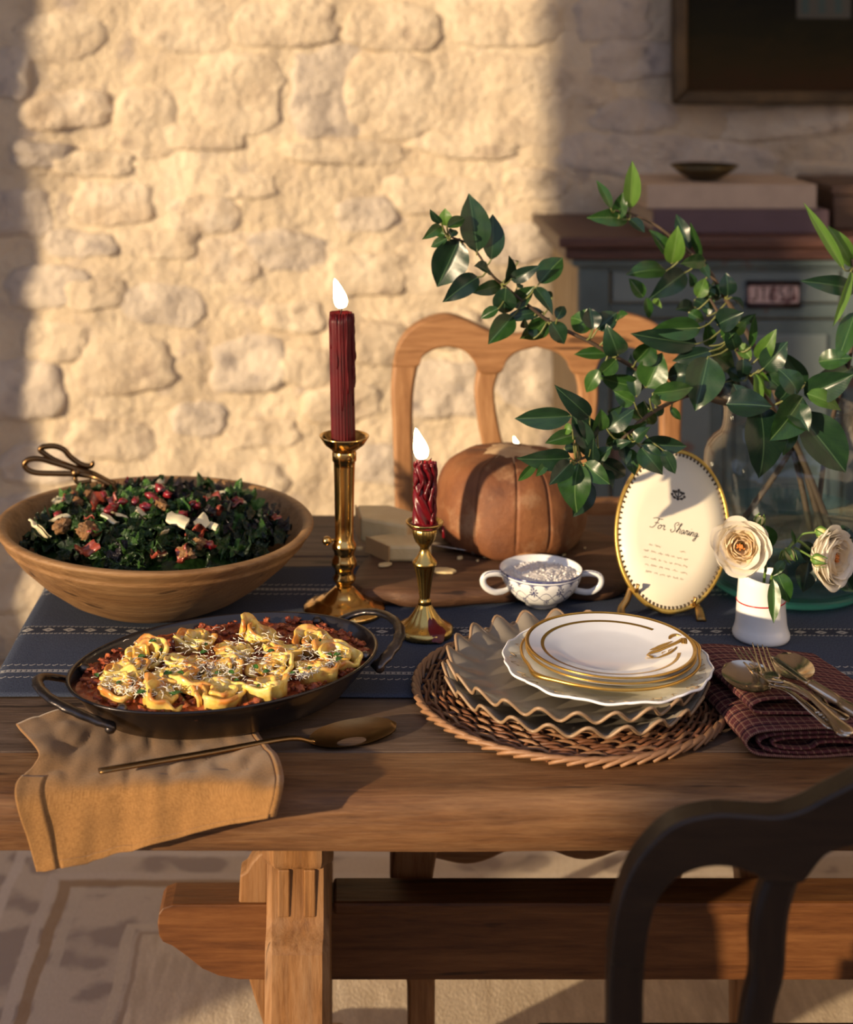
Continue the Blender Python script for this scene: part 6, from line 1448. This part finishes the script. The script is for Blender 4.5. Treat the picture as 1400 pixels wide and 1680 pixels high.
# ------------------------------------------------------------------ plum plaid napkin and cutlery
def plaid():
    m, nt, bs = newmat('plum_plaid_weave'); bs.inputs['Roughness'].default_value = .95; bs.inputs['Specular IOR Level'].default_value = .05
    tcn = nt.nodes.new('ShaderNodeTexCoord'); sp = nt.nodes.new('ShaderNodeSeparateXYZ'); nt.links.new(tcn.outputs['UV'], sp.inputs[0])
    wob = X(nt, noisen(nt, coords(nt, 'UV', (50, 50, 1)), 1.0, 2)) * .0016
    u, v = X(nt, sp.outputs[0]) + wob, X(nt, sp.outputs[1]) + wob
    def str_(q, per, duty, ph=0.0): return (q / per + ph).fract().lt(duty)
    n = X(nt, noisen(nt, coords(nt, 'UV', (500, 500, 1)), 1.0, 3))
    col = ramp(nt, n.s, [(0.3, (0.065, 0.018, 0.020)), (0.7, (0.155, 0.050, 0.050))])
    col = mixc(nt, str_(u, .0088, .22) * .6, col, (0.30, 0.16, 0.11)); col = mixc(nt, str_(v, .0098, .24) * .55, col, (0.30, 0.16, 0.115))
    col = mixc(nt, str_(u, .0022, .40) * str_(v, .0026, .45) * .75, col, (0.020, 0.012, 0.022)); col = mixc(nt, str_(v, .0196, .12, .3) * .8, col, (0.012, 0.010, 0.018))
    nt.links.new(col, bs.inputs['Base Color']); addbump(nt, bs, (n + str_(u, .0022, .5) * .6 + str_(v, .0026, .5) * .6), .6, .0012); return m
plm = plaid()
pn = thing('plaid_napkin', T(1310, 1180, TZ), 'loosely folded plum and tan plaid napkin under the cutlery', 'napkin')
front = T(1238, 1245, TZ); back = T(1185, 1090, TZ)
dirn = back - front; Ln = .205; dirn = V(-.055, 1, 0).normalized()
def ribbon(sec, nm, y0=0.0, y1=1.0, base=(0, 0)):
    """sec: cross-section (right, height) seen at the open front end; swept away from the viewer."""
    cs = catmull(sec, 60); rows, uvp = [], []; arc = [0]
    for a, b in zip(cs, cs[1:]): arc.append(arc[-1] + math.hypot(a[0] - b[0], a[1] - b[1]))
    for k in range(28):
        t = lerp(y0, y1, k / 27); row = []
        for j, (x, z) in enumerate(cs):
            q = .0030 * noise.noise(Vector((x * 20, t * 4, z * 40 + 3))) + .0022 * noise.noise(Vector((x * 8, t * 9, 6)))
            sq = 1 - .30 * t                   # flatter towards the back
            p = front + dirn * (Ln * t + .10 * (x - .03) * 0 + .012 * noise.noise(Vector((x * 14, 2, z * 30))) * (1 - t)) + V(x + base[0] - .02 * t * t, 0, max(z * sq, .0015) + base[1] + q * .5)
            row.append(p); uvp.append((arc[j], Ln * t))
        rows.append(row)
    m = MB(); m.grid(rows); o = m.build(nm, plm, pn, uv=uvp); md = o.modifiers.new('thick', 'SOLIDIFY'); md.thickness = .0020; md.offset = 0; return o
ribbon([(.155, .030), (.09, .031), (.03, .030), (.004, .026), (-.008, .016), (.000, .006), (.02, .003), (.08, .002), (.16, .002)], 'outer_fold')
ribbon([(.155, .0255), (.09, .0262), (.035, .0255), (.014, .0215), (.006, .015), (.013, .0085), (.03, .0065), (.07, .0062), (.09, .0065)], 'inner_fold', .01, .96)
ribbon([(.155, .0215), (.09, .0215), (.042, .021), (.025, .018), (.020, .0145), (.027, .011), (.045, .0100), (.060, .011), (.066, .0150), (.075, .0165), (.10, .0150), (.112, .010), (.105, .0055), (.09, .0052)], 'core_fold', .02, .92)
ribbon([(.155, .0385), (.10, .047), (.055, .053), (.024, .052), (.008, .047), (.006, .041), (.018, .0365), (.05, .036), (.155, .0345)], 'upper_fold', .13, 1.0)
silver = mat('old_silver', [(0.3, (0.40, 0.34, 0.27)), (0.7, (0.62, 0.55, 0.45))], .16, 1.0, scale=16, rvar=.14)
NZ = TZ + .058
def Q(px, py, dz=0.0): return T(px, py, NZ + dz)
def fork(label, tips, root, neck, end, lift, sp_):
    f = thing('table_fork', Q(*neck, lift), label, 'fork', 'silver cutlery on the plaid napkin'); r = Q(*root, lift); tt = [Q(x, y, lift + .003) for x, y in tips]
    dr_ = (tt[1] - r).normalized(); sd = dr_.cross(V(0, 0, 1)).normalized(); sd = sd if sd.x > 0 else -sd
    for k, t in enumerate(tt):
        b = r + sd * (k - 1.5) * sp_; MB().bar(catmull([t, lerp(t, b, .5) + V(0, 0, -.002), b + dr_ * .003, b - dr_ * .004], 10), scurve([(0, .0009), (.3, .0024), (1, .0032)], 10), .0018, 6).build('tine', silver, f)
    n_ = Q(*neck, lift + .002); MB().bar(catmull([r + dr_ * .003, r - dr_ * .006, r - dr_ * .014, n_], 12), scurve([(0, sp_ * 4), (.35, sp_ * 4), (.7, sp_ * 2.6), (1, .006)], 12), .0022, 8).build('palm', silver, f)
    e = Q(*end, lift - .004); MB().bar(catmull([n_, lerp(n_, e, .3) + V(0, 0, .006), lerp(n_, e, .7) + V(0, 0, .002), e], 22), scurve([(0, .006), (.3, .0062), (.7, .010), (.92, .0165), (1, .008)], 22), scurve([(0, .003), (1, .0028)], 22), 8).build('handle', silver, f)
    return f
def spoon(label, neck, tip, wid, end, lift, nrm):
    f = thing('table_spoon', Q(*neck, lift), label, 'spoon', 'silver cutlery on the plaid napkin'); a, b, e = Q(*neck, lift + .003), Q(*tip, lift + .004), Q(*end, lift - .004)
    spoon_bowl(a, b, wid, .0085, nrm, egg=.92).build('spoon_bowl', silver, f)
    MB().bar(catmull([a + (b - a) * .06, a, lerp(a, e, .3) + V(0, 0, .006), lerp(a, e, .7) + V(0, 0, .002), e], 22), scurve([(0, .008), (.15, .0055), (.45, .0065), (.8, .013), (.93, .0175), (1, .009)], 22), scurve([(0, .0025), (.3, .0036), (1, .003)], 22), 8).build('handle', silver, f)
    for k in range(5):
        p = lerp(a, e, .72 + k * .055) + V(0, 0, .0045); MB().blob(p, .0030 - .0002 * k, 8, 6, .5, 3, k, (1.1, 1, .5)).build('handle_relief', silver, f)
    return f
spoon('wide silver spoon nearest the plates, its bowl to the left of the forks', (1268, 1126), (1189, 1090), .043, (1372, 1196), .002, (-.1, -.5, 1))
fork('silver fork lying under the other fork and over the wide spoon', [(1204, 1064), (1211, 1063), (1219, 1062), (1228, 1063)], (1244, 1098), (1272, 1124), (1392, 1180), .010, .0048)
spoon('round silver spoon farthest back, its bowl behind the knife', (1314, 1114), (1290, 1070), .042, (1388, 1208), .006, (-.1, -.45, 1))
fork('silver fork lying uppermost across the pile of cutlery', [(1235, 1055), (1243, 1057), (1251, 1058), (1258, 1061)], (1264, 1105), (1288, 1119), (1398, 1204), .019, .0052)
kf = thing('table_knife', Q(1330, 1122, .016), 'silver table knife with rounded hollow handle crossing the round spoon', 'knife', 'silver cutlery on the plaid napkin')
a, b, e = Q(1266, 1077, .020), Q(1328, 1121, .019), Q(1412, 1172, .014)
MB().bar(catmull([a, lerp(a, b, .5), b], 10), [.002, .007, .0095, .010, .010, .010, .010, .0095, .008, .006], [.001] * 5 + [.0013] * 5, 6, up=(.2, -.5, 1)).build('blade', silver, kf)
MB().bar(catmull([b, lerp(b, e, .12), lerp(b, e, .5), lerp(b, e, .72), e], 18), scurve([(0, .007), (.1, .011), (.45, .0125), (.62, .010), (.75, .015), (1, .017)], 18), scurve([(0, .006), (.1, .010), (.45, .011), (.62, .009), (1, .011)], 18), 10).build('handle', silver, kf)

for o in bpy.data.objects:
    if '_o' in o: del o['_o']
